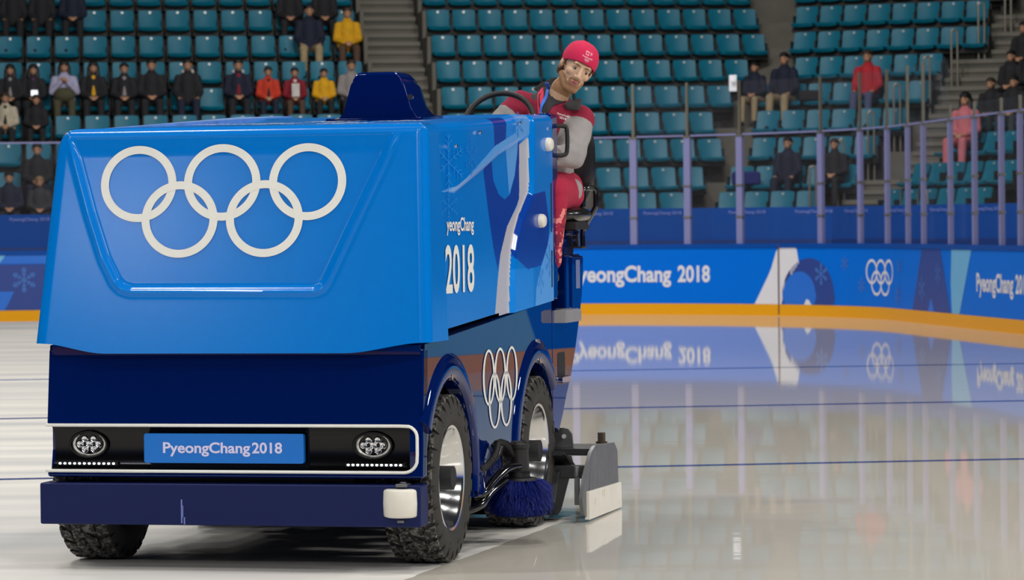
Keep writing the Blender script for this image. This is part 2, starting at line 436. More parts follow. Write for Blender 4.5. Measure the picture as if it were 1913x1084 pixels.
PM = [M['white_print'], M['navy_print'], M['mid_print'], M['sky_print'], M['flake_print'], M['seam']]
bpoly(pr, [(5.721, .182), (6.067, .716), (6.211, 1.068), (6.646, 1.068), (6.70, .83), (6.48, .592), (6.36, .38), (6.318, .182)], 0)
def arcpoly(cx, cz, r, a0, a1, n=20): return [(cx + r * math.cos(math.radians(a0 + (a1 - a0) * i / n)), max(.182, cz + r * math.sin(math.radians(a0 + (a1 - a0) * i / n)))) for i in range(n + 1)]
bpoly(pr, arcpoly(6.95, .25, .66, -8, 188), 1)
bpoly(pr, arcpoly(6.72, .30, .40, -20, 200), 2, -0.006)
bpoly(pr, [(6.82, .182), (6.9, .30), (7.0, .182)], 0, -0.008)
bpoly(pr, [(10.836, .182), (11.387, 1.066), (12.43, 1.066), (12.95, .182)], 1)
bpoly(pr, [(11.72, .182), (11.908, .389), (12.08, .182)], 2, -0.006)
bpoly(pr, [(13.0, .182), (12.98, .6), (13.006, 1.066), (14.063, 1.066), (13.431, .182)], 3)
bpoly(pr, [(-7.9, 1.068), (-6.79, 1.068), (-6.9, .92), (-7.9, .92)], 3); bpoly(pr, [(-6.79, 1.066), (-1.2, 1.066), (-1.2, .93), (-6.9, .93)], 2)
bpoly(pr, [(-9.5, .92), (-4.2, .92), (-4.9, .182), (-9.5, .182)], 1); bpoly(pr, [(-7.9, .485), (-6.66, .485), (-6.81, .182), (-7.9, .182)], 2, -0.006)
for cs, cz, r in ((-6.5, .67, .20), (7.25, .66, .17), (7.9, .83, .11), (8.42, .5, .12), (10.1, .8, .12), (11.4, .5, .18), (12.3, .72, .16), (10.0, .38, .15)):
    snowflake(pr, cs, cz, r, r, bf(-0.008), 0.10, 4)
put_text(pr, 'PyeongChang', 1.76, .265, lambda x, y: tuple(bp(2.36 + x, .525 + y, -0.006)), 0.03)
put_text(pr, '2018', .60, .265, lambda x, y: tuple(bp(4.24 + x + .0, .525 + y, -0.006)), 0.03)
put_text(pr, 'PyeongChang', 1.78, .25, lambda x, y: tuple(bp(14.32 + x, .51 + y, -0.006)), 0.03)
put_text(pr, '2018', .64, .25, lambda x, y: tuple(bp(16.2 + x, .51 + y, -0.006)), 0.03)
for i, (a, b) in enumerate(((0, 0), (1, 0), (2, 0), (.5, -1), (1.5, -1))):
    annulus(pr, 8.78 + a * .36, .71 + b * .17, .21, .19, .04, .04, bf(-0.006), 40)
bpoly(pr, [(6.235, .02), (6.235, 1.13), (6.262, 1.13), (6.262, .02)], 5, -0.017)
pr.build('printed_graphics', PM, rb, smooth=0)
# broad bands printed round the near straight
pr = MB()
for s_, w_ in ((20.5, 1.6), (27, 2.4), (34, 1.8)): bpoly(pr, [(s_, .182), (s_ + .5, 1.066), (s_ + w_, 1.066), (s_ + w_ + .7, .182)], 0)
pr.build('printed_bands', M['sky_print'], rb, smooth=0)

# posts and shield glass
POST = [-7.35, -5.6, -4.6, -3.6, -2.6, -1.6, -0.6, 0.45, 1.45, 2.45, 3.45, 4.407, 5.403, 7.189, 8.297, 9.299, 10.418, 11.322, 12.811, 14.068, 15.389, 16.269, 17.5]
def obox(mb, s, ds, o0, o1, z0, z1, mi=0):
    a = bp(s - ds / 2, z0, o0); q = [bp(s + dd, zz, oo) for dd in (-ds / 2, ds / 2) for oo in (o0, o1) for zz in (z0, z1)]
    mb.add(q, [(0, 1, 3, 2), (4, 6, 7, 5), (0, 4, 5, 1), (2, 3, 7, 6), (0, 2, 6, 4), (1, 5, 7, 3)], mi)
ords = ['first', 'second', 'third', 'fourth', 'fifth', 'sixth', 'seventh', 'eighth', 'ninth', 'tenth', 'eleventh', 'twelfth', 'thirteenth', 'fourteenth', 'fifteenth', 'sixteenth']
vis = [s for s in POST if s > 3.2]
for i, s in enumerate(POST):      # one section = a post and the pane on its right
    tall = 3.2 < s < 12; top = 3.73 if tall else 3.07
    if s < 3.2: top = 2.9
    q0 = bp(s, 0, .05)
    root = empty('rink_shield_section', (q0.x, q0.y, 1.135)); inv = Vector((q0.x, q0.y, 1.135))
    def shift(m_): m_.v = [tuple(Vector(v) - inv) for v in m_.v]; return m_
    mb = MB(); wd = 0.115 if s < 8 else .10
    obox(mb, s, wd, .02, .08, 1.135, 2.87)
    o = shift(mb).build('post', M['post'], root, smooth=0)
    for zz in (1.55, 2.05, 2.84):
        mb = MB(); obox(mb, s, wd * 1.15, .012, .09, zz, zz + .03); shift(mb).build('clamp', M['rail'], o, smooth=0)
    if top > 2.95:
        m2 = MB(); obox(m2, s, .045, .035, .07, 2.87, top); shift(m2).build('post_extension', M['rail'], root, smooth=0)
    if s in vis: tag(root, 'clear shield pane with lilac-grey post on the boards, %s to the right of the driver' % ords[vis.index(s)], 'rink shield', 'shield sections on the rink boards')
    else: tag(root, 'shield section on the far boards hidden behind the resurfacing machine', 'rink shield', 'shield sections behind the machine')
    if i == len(POST) - 1: break
    a, b = POST[i], POST[i + 1]; n = 1 if b < 0.2 else 3
    tall = 3.2 < a < 11.4; top = 3.72 if tall else 3.06
    ss = [a + .06 + (b - a - .12) * k / n for k in range(n + 1)]
    def pane(mb, z0, z1, o0=.047, o1=.055):
        vs = []; fs = []
        for s_ in ss: vs += [bp(s_, z0, o0), bp(s_, z1, o0), bp(s_, z1, o1), bp(s_, z0, o1)]
        for k in range(n):
            for j in range(4): fs.append((k * 4 + j, k * 4 + (j + 1) % 4, k * 4 + 4 + (j + 1) % 4, k * 4 + 4 + j))
        fs += [(0, 1, 2, 3), (n * 4, n * 4 + 1, n * 4 + 2, n * 4 + 3)]; mb.add(vs, fs); return mb
    shift(pane(MB(), 1.14, 2.86)).build('glass_pane', M['glass'], root, smooth=0)
    if a > 3.2: shift(pane(MB(), 2.89, top)).build('upper_pane', M['glass'], root, smooth=0)
    shift(pane(MB(), 2.862, 2.888, .035, .067)).build('edge_strip', M['post'], root, smooth=0)
# near end of the rink, behind the photographer
mb = MB(); q = [(-16, -2.6), (12.0, -2.6), (12.0, -2.5), (-16, -2.5)]
mb.prism(q, lambda p, q_, h: tuple(rk(p, q_, h)), 0.18, 1.07); ne = tag(mb.build('wall_near_end', M['board'], smooth=0), kind='structure')
mb = MB(); mb.prism(q, lambda p, q_, h: tuple(rk(p, q_, h)), 0, .18); mb.build('kick_plate', M['kick'], ne, smooth=0)
# small white camera on the third post's top
cb = MB(); p = bp(5.36, 3.55, -.06); cb.box(-.06, .06, -.10, .06, 0, .26, M=Matrix.Translation(p))
cb.cyl((p.x, p.y - .10, p.z + .17), .035, -.05, .0, 'y', 16)
cm = cb.build('rink_camera', mat('camera_white', rgb(225, 228, 235), .4), smooth=30, bevel=.01)
tag(cm, 'small white camera clamped to the top of the third shield post', 'camera')

# ---------------------------------------------------------------- stands
ZT = [2.015, 2.47, 2.99, 3.50, 4.01, 4.53, 5.05, 5.58, 6.10] + [6.10 + .525 * i for i in range(1, 7)]
B2, B3 = math.radians(30), math.radians(68)
P1 = Vector((11.29, 58.1)); D2 = Vector((math.cos(B2), -math.sin(B2))); N2 = Vector((math.sin(B2), math.cos(B2)))
P2 = P1 + D2 * 2.9; D3 = Vector((math.cos(B3), -math.sin(B3))); N3 = Vector((math.sin(B3), math.cos(B3)))
def lineoff(o):
    c1 = P1 + Vector((o * math.tan(B2 / 2), o)); c2 = P2 + N2 * o + D2 * o * math.tan((B3 - B2) / 2)
    return [Vector((-14, 58.1 + o)), c1, c2, P2 + N3 * o + D3 * 14]
def band(mb, o0, o1, z0, z1, mi=0):
    A, B = lineoff(o0), lineoff(o1); poly = A + B[::-1]
    for i in range(3):
        q = [A[i], A[i + 1], B[i + 1], B[i]]; mb.prism([(p.x, p.y) for p in q], lambda p, q_, h: tuple(rk(p, q_, h)), z0, z1, mi)
mb = MB()
for k in range(15):
    band(mb, .8 * k - .45, .8 * k + .35, ZT[k] - 1.6, ZT[k] - .80)
tag(mb.build('floor_terraces', M['concrete'], smooth=0), kind='structure')
mb = MB(); band(mb, .8 * 15 - .45, .8 * 15, 0, 16)
tag(mb.build('wall_back', M['black_wall'], smooth=0), kind='structure')
mb = MB(); band(mb, -1.25, -1.15, 0, 1.73)
sw = tag(mb.build('wall_stand_front', M['standwall'], smooth=0), kind='structure')
mb = MB(); band(mb, -1.262, -1.25, .95, 1.18); mb.build('dark_band', mat('stand_band', rgb(8, 52, 125), .5), sw, smooth=0)
mb = MB()
def segfn(P, D, N, t0, z0, off): return lambda x, y: tuple(rk((P + D * (t0 + x) + N * off).x, (P + D * (t0 + x) + N * off).y, z0 + y))
E1 = Vector((1, 0)); F1 = Vector((0, 1)); L = lineoff(-1.27)
for i in range(-10, 14): put_text(mb, 'PyeongChang 2018', .66, .055, segfn(Vector((0, 56.83)), E1, F1, -2.14 + 1.19 * i if -2.14 + 1.19 * i < 10.1 else -2.14 - 1.19 * (i), 1.625, 0), 0.02)
for i in range(2): put_text(mb, 'PyeongChang 2018', .66, .055, segfn(L[1], D2, Vector((0, 0)), .3 + 1.19 * i, 1.625, 0), 0.02)
for i in range(8): put_text(mb, 'PyeongChang 2018', .66, .055, segfn(L[2], D3, Vector((0, 0)), .4 + 1.19 * i, 1.625, 0), 0.02)
mb.build('small_lettering', M['wall_print'], sw, smooth=0)
# stair flights in the aisles (two extra steps in front of every terrace)
mb = MB(); nos = MB()
def flight(P, D, N, t0, t1, ks):
    for k in ks:
        zt = ZT[k] - .80; zb = (ZT[k - 1] - .80) if k else zt - .5
        base = P + N * (.8 * k)
        for j in (1, 2, 3):
            d1_ = .45 + .27 * (3 - j); z1 = zb + (zt - zb) * j / 3
            if j < 3:
                q = [base + D * t0 - N * d1_, base + D * t1 - N * d1_, base + D * t1 - N * .45, base + D * t0 - N * .45]
                mb.prism([(p.x, p.y) for p in q], lambda p, q_, h: tuple(rk(p, q_, h)), zb - .02, z1)
            q = [base + D * t0 - N * (d1_ + .03), base + D * t1 - N * (d1_ + .03), base + D * t1 - N * (d1_ - .05), base + D * t0 - N * (d1_ - .05)]
            nos.prism([(p.x, p.y) for p in q], lambda p, q_, h: tuple(rk(p, q_, h)), z1 - .075, z1 + .004)
flight(Vector((0, 58.1)), E1, F1, 5.60, 6.66, range(0, 14))
flight(P1, D2, N2, 3.0, 4.6, range(3, 9)); flight(P1, D2, N2, 2.1, 3.0, range(0, 3)); 
st_ = tag(mb.build('floor_aisle_steps', mat('step_concrete', rgb(90, 88, 81), .85, noise=.06, nscale=4), smooth=0), kind='structure')
nos.build('lit_step_nosing', mat('lit_step_nosing', rgb(116, 113, 105), .8), st_, smooth=0)  # paler edges put the lit part of each riser into the colour
mb = MB()
for k in range(0, 14):     # kerbs beside the stairs
    for u in (5.50, 6.68):
        q = [(u, 57.65 + .8 * k), (u + .07, 57.65 + .8 * k), (u + .07, 58.45 + .8 * k), (u, 58.45 + .8 * k)]
        mb.prism(q, lambda p, q_, h: tuple(rk(p, q_, h)), ZT[k] - .82, ZT[k] - .05)
tag(mb.build('trim_2', M['concrete'], smooth=0), kind='structure')

# ---------------------------------------------------------------- seats
def back_profile(x, w):
    t = x / w; top = .80 - .015 * abs(t) ** 5; bot = .43 + .02 * (1 - t * t) * -1 + .02; cv = .035 * (1 - t * t)
    return [(-.035 + cv * .0 - .02 + (1 - t * t) * .03, bot), (.01 + (1 - t * t) * .03, (bot + top) / 2), (.055 + (1 - t * t) * .03, top), (.085 + (1 - t * t) * .03, top - .01),
            (.045 + (1 - t * t) * .03, (bot + top) / 2), (-.005 + (1 - t * t) * .03, bot)]
def pan_profile(x, w):
    t = x / w; d = .02 * (1 - t * t)
    return [(-.06, .45 - d), (-.36 + .03 * t ** 4, .47 - d * .5), (-.39 + .05 * t ** 4, .45 - d), (-.36 + .03 * t ** 4, .405 - d), (-.06, .40 - d * 1.5)]
def sweepx(mb, pf, w, n=8):
    xs = [-w + 2 * w * i / n for i in range(n + 1)]; k = len(pf(0, w)); vs = []
    for x in xs: vs += [(x, a, b) for a, b in pf(x, w)]
    fs = [(i * k + j, i * k + (j + 1) % k, (i + 1) * k + (j + 1) % k, (i + 1) * k + j) for i in range(n) for j in range(k)]
    fs += [tuple(range(k)), tuple(n * k + j for j in range(k))]; mb.add(vs, fs)
b_ = MB(); sweepx(b_, back_profile, .212); me_back = b_.mesh('backrest', M['seat'], 50)
b_ = MB(); sweepx(b_, pan_profile, .205); me_pan = b_.mesh('seat_pan', M['seat'], 50)
b_ = MB(); b_.box(-.24, .24, .10, .125, .20, .74); b_.box(-.245, -.222, -.12, .12, .30, .62); b_.box(.222, .245, -.12, .12, .30, .62)  # frame, plus black sheet and beam added to darken the gaps between seats
b_.box(-.24, .24, -.20, .10, .30, .375); b_.box(-.05, .05, .04, .14, 0, .35); b_.box(-.09, .09, -.06, .16, 0, .02)
me_frame = b_.mesh('seat_frame_gap_fill', M['seat_black'], 0)
b_ = MB(); b_.cyl((0, .062, .755), .022, -.006, 0.0, 'y', 14); me_plate = b_.mesh('number_plate', M['plate'], 0)  # bright disc stands for the plate and the light glinting on it
def put_seat(pos, rz, label, group):
    r = empty('stadium_seat', pos, rz); tag(r, label, 'seat', group)
    for nm, me in (('backrest', me_back), ('seat_pan', me_pan), ('seat_frame_gap_fill', me_frame), ('number_plate', me_plate)):
        o = bpy.data.objects.new(nm, me); C.objects.link(o); o.parent = r
rown = ['bottom', 'second', 'third', 'fourth', 'fifth', 'sixth', 'seventh', 'eighth', 'topmost']
SEATS = []
def row_seats(P, D, N, t0, n, sp, k, rz, fmt, group, rev=False):
    for i in range(n):
        t = t0 + sp * i; p = P + D * t + N * (.8 * k)
        idx = (n - 1 - i) if rev else i
        put_seat(tuple(rk(p.x, p.y, ZT[k] - .80)), rz, fmt % (ords[idx], rown[k]), group)
Z1 = Vector((0, 58.1))
# left block: anchor gap u=-0.74, pitch .5175; last seat beside the grey stairs
lastc = -0.74 + .259 + 11 * .5175
for k in range(1, 9):
    n0 = 13 if k >= 3 else 3
    if k >= 3: row_seats(Z1, E1, F1, lastc - 12 * .5175, 13, .5175, k, AR, 'teal seat, %s from the grey stairs, in the %s row of the left block', 'teal seats in the left block', True)
    else: row_seats(Z1, E1, F1, lastc - 12 * .5175, 3, .5175, k, AR, 'teal seat, %s from the photo edge, in the %s row of the left block', 'teal seats in the left block')
midx = {8: (6.78, 13), 7: (6.78, 13), 6: (6.78, 13), 5: (6.78, 12), 4: (6.78, 11), 3: (6.78, 10), 2: (6.78 + .494 * 5, 5), 1: (6.78 + .494 * 5, 4), 0: (6.78 + .494 * 5, 3)}
for k, (u0, n) in midx.items():
    row_seats(Z1, E1, F1, u0 + .247, n, .494, k, AR, ('teal seat, %s from the grey stairs, in the %s row of the middle block' if k > 2 else 'teal seat, %s right of the driver, in the %s row of the middle block'), 'teal seats in the middle block')
R_ = {8: (-.52, 9), 7: (-.33, 8), 6: (-.13, 8), 5: (.15, 6), 4: (-.3, 7), 3: (-.08, 6), 2: (.1, 5), 1: (-.05, 5), 0: (0.0, 4)}
for k, (t0, n) in R_.items():
    row_seats(P1, D2, N2, t0 + .24, n, .475, k, AR - B2, 'teal seat, %s from the left, in the %s row of the right block', 'teal seats in the right block')
Q_ = {0: (.18, 6), 1: (-.1, 6), 2: (-.1, 4), 3: (-.5, 4), 4: (-.6, 3), 5: (-1.2, 3)}
for k, (t0, n) in Q_.items():
    row_seats(P2, D3, N3, t0 + .25, n, .5, k, AR - B3, 'teal seat, %s from the steps, in the %s row of the far right block', 'teal seats in the far right block')
# rows above the frame, only met as reflections in the wet ice
mb = MB(); b0 = MB(); sweepx(b0, back_profile, .212); 
def stamp(mb, src, pos, rz):
    Mx = Matrix.Translation(pos) @ Matrix.Rotation(rz, 4, 'Z'); mb.add([Mx @ Vector(v) for v in src.v], src.f)
for k in range(9, 15):
    for i in range(26):
        if 12 <= i <= 14: continue
        stamp(mb, b0, rk(lastc - 11 * .5175 + .505 * i, 58.1 + .8 * k, ZT[k] - .8), AR)
    for i in range(8): p = P1 + D2 * (.2 + .475 * i) + N2 * (.8 * k); stamp(mb, b0, rk(p.x, p.y, ZT[k] - .8), AR - B2)
o = mb.build('upper_seat_rows', M['seat'], smooth=50); tag(o, 'teal seats of the rows above the top edge of the photo', 'seats', kind='stuff')

# hand rails of the right stairs: upside-down U tubes
rl = {7: 3.78, 6: 3.48, 5: 3.18, 4: 2.88, 3: 2.55, 2: 2.30, 1: 1.98, 0: 1.72}
def hoop(name, p, rz, wdt, hgt, label, group, r=.02):
    mb = MB(); w2 = wdt / 2
    pts = [(-w2, 0, 0), (-w2, 0, hgt - w2)] + [(-w2 * math.cos(PI * i / 8), 0, hgt - w2 + w2 * math.sin(PI * i / 8)) for i in range(1, 8)] + [(w2, 0, hgt - w2), (w2, 0, 0)]
    mb.tube(pts, r, 8); o = mb.build(name, M['rail'], smooth=60); o.location = p; o.rotation_euler = (0, 0, rz); tag(o, label, 'handrail', group)
for k, t in rl.items():
    p = P1 + D2 * (t + .06) + N2 * (.8 * k - .1)
    hoop('stair_handrail', rk(p.x, p.y, ZT[k] - .80), 0, .11, 1.22, 'tall narrow metal hoop handrail at the end of the %s row, beside the right-hand steps' % rown[k], 'hoop handrails up the right steps')
for t, wd, nm in ((1.55, .14, 'left one'), (2.05, .17, 'right one')):
    p = P2 + D3 * t - N3 * .55
    hoop('stair_handrail', rk(p.x, p.y, 1.2), AR - B3, wd * 1.6, .83, 'low metal hoop in front of the far right block, %s of two' % nm, 'low hoops of the far right block', .018)
# ---------------------------------------------------------------- spectators
SK = mat('skin', rgb(176, 132, 104), .6, noise=.05, nscale=20)
def cloth(name, r, g, b): return mat(name, rgb(r, g, b), .85, noise=.12, nscale=14, bump=.2, bscale=60)
CL = {n: cloth('cloth_' + n, *c) for n, c in dict(black=(30, 31, 36), navy=(24, 30, 52), charcoal=(52, 52, 56), lavender=(168, 166, 196), olive=(74, 72, 52), yellow=(214, 160, 20),
      orange=(196, 58, 36), maroon=(128, 24, 40), red=(176, 36, 50), white=(205, 200, 196), cream=(186, 176, 156), khaki=(160, 142, 110), denim=(74, 84, 118), grey=(140, 134, 134), pink=(200, 110, 118), purple=(78, 42, 84), brown=(84, 62, 50)).items()}
HAIR = mat('black_hair', rgb(22, 19, 20), .5); HAIRB = mat('brown_hair', rgb(56, 40, 32), .5)
def skel(pose):
    el = .27; h = (.06, -.36, .66); hz = [(-.055, -.37, .66), (.055, -.37, .66)]
    if pose == 1: hz = [(-.05, -.34, .96), (.05, -.33, .94)]
    if pose == 2: hz = [(-.16, -.42, .62), (.16, -.42, .62)]
    s = dict(hip=[(-.09, -.14, .53), (.09, -.14, .53)], knee=[(-.13, -.56, .55), (.13, -.56, .55)], ank=[(-.13, -.60, .11), (.13, -.60, .11)],
             sh=[(-.165, -.14, .985), (.165, -.14, .985)], elb=[(-.215, -.17, .74), (.215, -.17, .74)], hand=hz)
    if pose == 1: s['elb'] = [(-.22, -.26, .76), (.22, -.26, .76)]
    return s
def body_parts(s):
    P = [('e', (0, -.155, 1.225), (.075, .09, .088)), ('e', (0, -.19, 1.175), (.052, .055, .062)), ('c', (0, -.270, 1.195), .009, (0, -.277, 1.185), .012),
         ('c', (0, -.12, 1.20), .05, (0, -.12, 1.05), .055), ('c', (0, -.13, .95), .13, (0, -.14, .62), .12), ('c', s['sh'][0], .055, s['sh'][1], .055), ('e', (-.077, -.145, 1.21), (.012, .016, .026)), ('e', (.077, -.145, 1.21), (.012, .016, .026))]
    for i in (0, 1):
        sx = -1 if i == 0 else 1; hd = Vector(s['hand'][i]); e = Vector(s['elb'][i])
        P += [('c', s['sh'][i], .05, e, .04), ('c', e, .038, hd, .026), ('c', s['hip'][i], .085, s['knee'][i], .058), ('c', s['knee'][i], .056, s['ank'][i], .04)]
        a = s['ank'][i]; P += [('c', (a[0], a[1] + .02, .05), .04, (a[0], a[1] - .16, .035), .034)]
        d = (hd - e).normalized(); P.append(('c', hd, .03, hd + d * .05, .032))
        for k in range(4):
            b = hd + d * .06 + Vector((sx * -.0 + (k - 1.5) * .017, 0, 0)); P.append(('c', b, .011, b + d * .04 + Vector((0, 0, -.02)), .009))
        P.append(('c', hd + Vector((-sx * .03, 0, .01)), .011, hd + d * .05 + Vector((-sx * .045, 0, .02)), .010))
    return P
def coat_parts(s, open_=False):
    P = [('c', (0, -.13, .96), .155, (0, -.14, .58), .15), ('c', s['sh'][0], .070, s['sh'][1], .070), ('c', (0, -.12, 1.03), .095, (0, -.125, 1.085), .078), ('c', (-.1, -.13, .93), .10, (.1, -.13, .93), .10), ('c', (-.07, -.14, .64), .13, (.07, -.14, .64), .13)]
    for i in (0, 1):
        e = Vector(s['elb'][i]); hd = Vector(s['hand'][i]); P += [('c', s['sh'][i], .075, e, .062), ('c', e, .060, e.lerp(hd, .88), .044)]
    return P
def trouser_parts(s):
    P = [('c', (-.08, -.14, .54), .12, (.08, -.14, .54), .12)]
    for i in (0, 1): P += [('c', s['hip'][i], .10, s['knee'][i], .074), ('c', s['knee'][i], .072, (s['ank'][i][0], s['ank'][i][1], .13), .058)]
    return P
def cut(me, f):
    bm = bmesh.new(); bm.from_mesh(me); bmesh.ops.delete(bm, geom=[v for v in bm.verts if not f(v.co)], context='VERTS'); bm.to_mesh(me); bm.free(); return me
PM_ = []
for pose in range(3):
    s = skel(pose)
    PM_.append(dict(body=blob('body', body_parts(s), .011, [SK, HAIR], smooth=3, mfn=lambda c: 1 if c.z < .13 else 0, link=False), coat=blob('coat', coat_parts(s), .014, CL['black'], smooth=5, link=False),
                    trousers=blob('trousers', trouser_parts(s), .016, CL['black'], smooth=5, link=False)))
hair_short = blob('hair', [('e', (0, -.140, 1.268), (.088, .098, .072)), ('c', (0, -.085, 1.22), .066, (0, -.085, 1.17), .05), ('c', (-.075, -.12, 1.25), .02, (-.078, -.12, 1.21), .016), ('c', (.075, -.12, 1.25), .02, (.078, -.12, 1.21), .016), ('c', (-.04, -.228, 1.285), .022, (.04, -.228, 1.285), .022)], .012, HAIR, smooth=3, link=False)
hair_long = blob('hair', [('e', (0, -.140, 1.265), (.094, .102, .08)), ('c', (-.062, -.12, 1.21), .052, (-.085, -.15, 1.00), .042), ('c', (.062, -.12, 1.21), .052, (.085, -.15, 1.00), .042), ('c', (0, -.08, 1.22), .07, (0, -.06, 1.02), .065), ('c', (-.045, -.228, 1.28), .022, (.045, -.228, 1.28), .022)], .012, HAIR, smooth=3, link=False)
hood_me = blob('hood', [('c', (-.07, -.08, 1.10), .05, (.07, -.08, 1.10), .05), ('c', (-.075, -.10, 1.10), .04, (-.03, -.22, 1.03), .03), ('c', (.075, -.10, 1.10), .04, (.03, -.22, 1.03), .03)], .012, CL['white'], smooth=4, link=False)
shirt_me = blob('shirt_front', [('c', (0, -.215, 1.02), .06, (0, -.225, .72), .07)], .014, CL['white'], smooth=4, link=False)
def face_bits():
    b = MB()
    for sx in (-1, 1):
        b.ball((sx * .028, -.240, 1.222), (.011, .006, .006), 5); b.ball((sx * .028, -.241, 1.238), (.016, .006, .004), 5)
    return b.mesh('eyes', HAIR, 60)
mouth_b = MB(); mouth_b.ball((0, -.243, 1.155), (.02, .008, .005), 6); mouth_me = mouth_b.mesh('mouth', mat('lip', rgb(150, 84, 80), .5), 60)
eyes_me = face_bits()
def sub(par, me, name, m=None):
    o = bpy.data.objects.new(name, me); C.objects.link(o); o.parent = par
    if m: o.material_slots[0].link = 'OBJECT'; o.material_slots[0].material = m
    return o
PEOPLE = []
def person(P, D, N, t, k, rz, sc, coat, trou, label, hair='short', hm=None, pose=0, hood=None, shirt=None, grp=None, dz=0, turn=0):
    p = P + D * t + N * (.8 * k - .02)
    r = empty('person', tuple(rk(p.x, p.y, ZT[k] - .80 + (1 - sc) * .46 + dz - .03)), rz + turn); r.scale = (sc, sc, sc)
    q = PM_[pose]; tag(r, label, 'person', grp)
    bd = sub(r, q['body'], 'body'); sub(r, q['coat'], 'coat', CL[coat]); sub(r, q['trousers'], 'trousers', CL[trou])
    if hair: sub(r, hair_long if hair == 'long' else hair_short, 'hair', hm or HAIR)
    sub(r, eyes_me, 'eyes'); sub(r, mouth_me, 'mouth')
    if hood: sub(r, hood_me, 'hood', CL[hood])
    if shirt: sub(r, shirt_me, 'shirt_front', CL[shirt])
    return r
def L_(t, k, *a, **kw): return person(Z1, E1, F1, t, k, AR, *a, **kw)
def R__(t, k, *a, **kw): return person(P1, D2, N2, t, k, AR - B2, *a, **kw)
def Q__(t, k, *a, **kw): return person(P2, D3, N3, t, k, AR - B3, *a, **kw)
L_(-.98, 4, .93, 'black', 'black', 'spectator in black coat over striped top, leftmost of the long seated row', hair='long', shirt='grey')
L_(-.57, 4, .93, 'black', 'black', 'spectator in black coat over a purple top holding a bright phone, in the left block', hair='long', shirt='purple', pose=0)
L_(-.02, 4, 1.0, 'lavender', 'olive', 'spectator in a pale lavender striped jacket with an olive bag on the lap', hair='long', pose=1)
L_(.50, 4, .98, 'black', 'black', 'long-haired spectator in black coat open over a yellow top', hair='long', shirt='yellow')
L_(1.05, 4, .95, 'black', 'black', 'spectator in black coat open over a grey striped shirt', shirt='grey')
L_(1.54, 4, 1.03, 'black', 'black', 'spectator in plain black coat sitting upright with hands on lap', pose=0)
L_(2.19, 4, 1.03, 'black', 'navy', 'spectator in black coat with white hood, left of the one empty seat', hood='white', pose=2)
L_(3.10, 4, 1.02, 'navy', 'black', 'spectator in dark jacket with wide white hood and maroon bag, right of empty seat', hood='white', shirt='maroon')
L_(3.64, 4, .86, 'orange', 'navy', 'child in a bright orange-red jacket seated in the left block', shirt='black')
L_(4.12, 4, .84, 'maroon', 'brown', 'child in a dark red jacket with a white sheet on the chest', shirt='white')
L_(4.65, 4, .82, 'yellow', 'black', 'child in a yellow jacket beside the dark air scoop')
L_(5.15, 4, 1.0, 'grey', 'black', 'spectator in a pale grey coat partly behind the air scoop', hm=HAIRB)
L_(-1.06, 3, .9, 'cream', 'black', 'spectator in dark vest with cream sleeves at the left edge', shirt='black', hm=HAIRB)
L_(-.52, 3, .85, 'black', 'black', 'spectator in black coat bending forward, second from left edge, lower row', hm=HAIRB)
L_(-.50, 1, 1.0, 'black', 'navy', 'spectator in black coat right beside the blue tank, lower left', pose=0)
L_(-.97, 0, .95, 'navy', 'black', 'child in dark jacket sitting lowest at the left edge of the stands')
L_(-.46, 0, .85, 'charcoal', 'black', 'light-haired child in charcoal jacket at the bottom of the left stands', hm=mat('fair_hair', rgb(150, 120, 84), .6))
L_(4.51, 6, 1.08, 'navy', 'khaki', 'man in navy coat and khaki trousers beside the yellow jacket, near the stairs', hm=HAIR, pose=2)
L_(5.22, 6, 1.02, 'yellow', 'brown', 'person in a bright yellow jacket next to the grey stairs', hm=HAIRB, shirt='yellow')
L_(4.85, 7, 1.0, 'black', 'black', 'spectator in black seated just above the yellow jacket', pose=0)
L_(4.2, 7, 1.0, 'black', 'black', 'spectator in black at the top, above the man in khaki trousers', pose=0)
L_(-.95, 7, 1.0, 'black', 'black', 'spectator in black at the very top left corner', pose=2)
L_(-.42, 7, 1.0, 'black', 'black', 'spectator in black with one bare hand lowered, top left', pose=2)
L_(.15, 7, 1.0, 'navy', 'black', 'dark-clothed spectator third from the left corner at the top')
R__(.28, 4, 1.08, 'navy', 'khaki', 'man in navy jacket and khaki trousers sitting left in the right block', pose=2)
R__(-.30, 4, .9, 'navy', 'khaki', 'person in navy coat leaning beside the man with khaki trousers')
R__(1.86, 4, 1.08, 'red', 'denim', 'person in a red jacket and blue jeans in the right block', pose=2, hm=HAIRB)
R__(1.10, 1, 1.0, 'navy', 'navy', 'youth in navy tracksuit sitting low behind the shield glass', pose=2)
R__(1.95, 1, .95, 'black', 'black', 'spectator in black beside the lowest hoop handrails', hm=HAIRB)
Q__(.54, 2, 1.1, 'pink', 'pink', 'long-haired woman in a pink coat behind the shield glass', hair='long', turn=.5, dz=.1)
Q__(-.25, 4, .95, 'black', 'black', 'spectator in black coat, leftmost of the dark group at the right edge', turn=.5)
Q__(.2, 3, .95, 'black', 'black', 'spectator in black, lower face of the dark group at the right edge', turn=.5, hm=HAIRB)
Q__(.85, 3, .95, 'black', 'charcoal', 'spectator in charcoal trousers, lowest right of the dark group', turn=.5)
Q__(.45, 4, 1.0, 'black', 'black', 'spectator in black at the right edge, above the lower faces', turn=.5)
Q__(-.9, 5, 1.0, 'black', 'black', 'spectator in black at the upper right edge beside the steps', turn=.5)
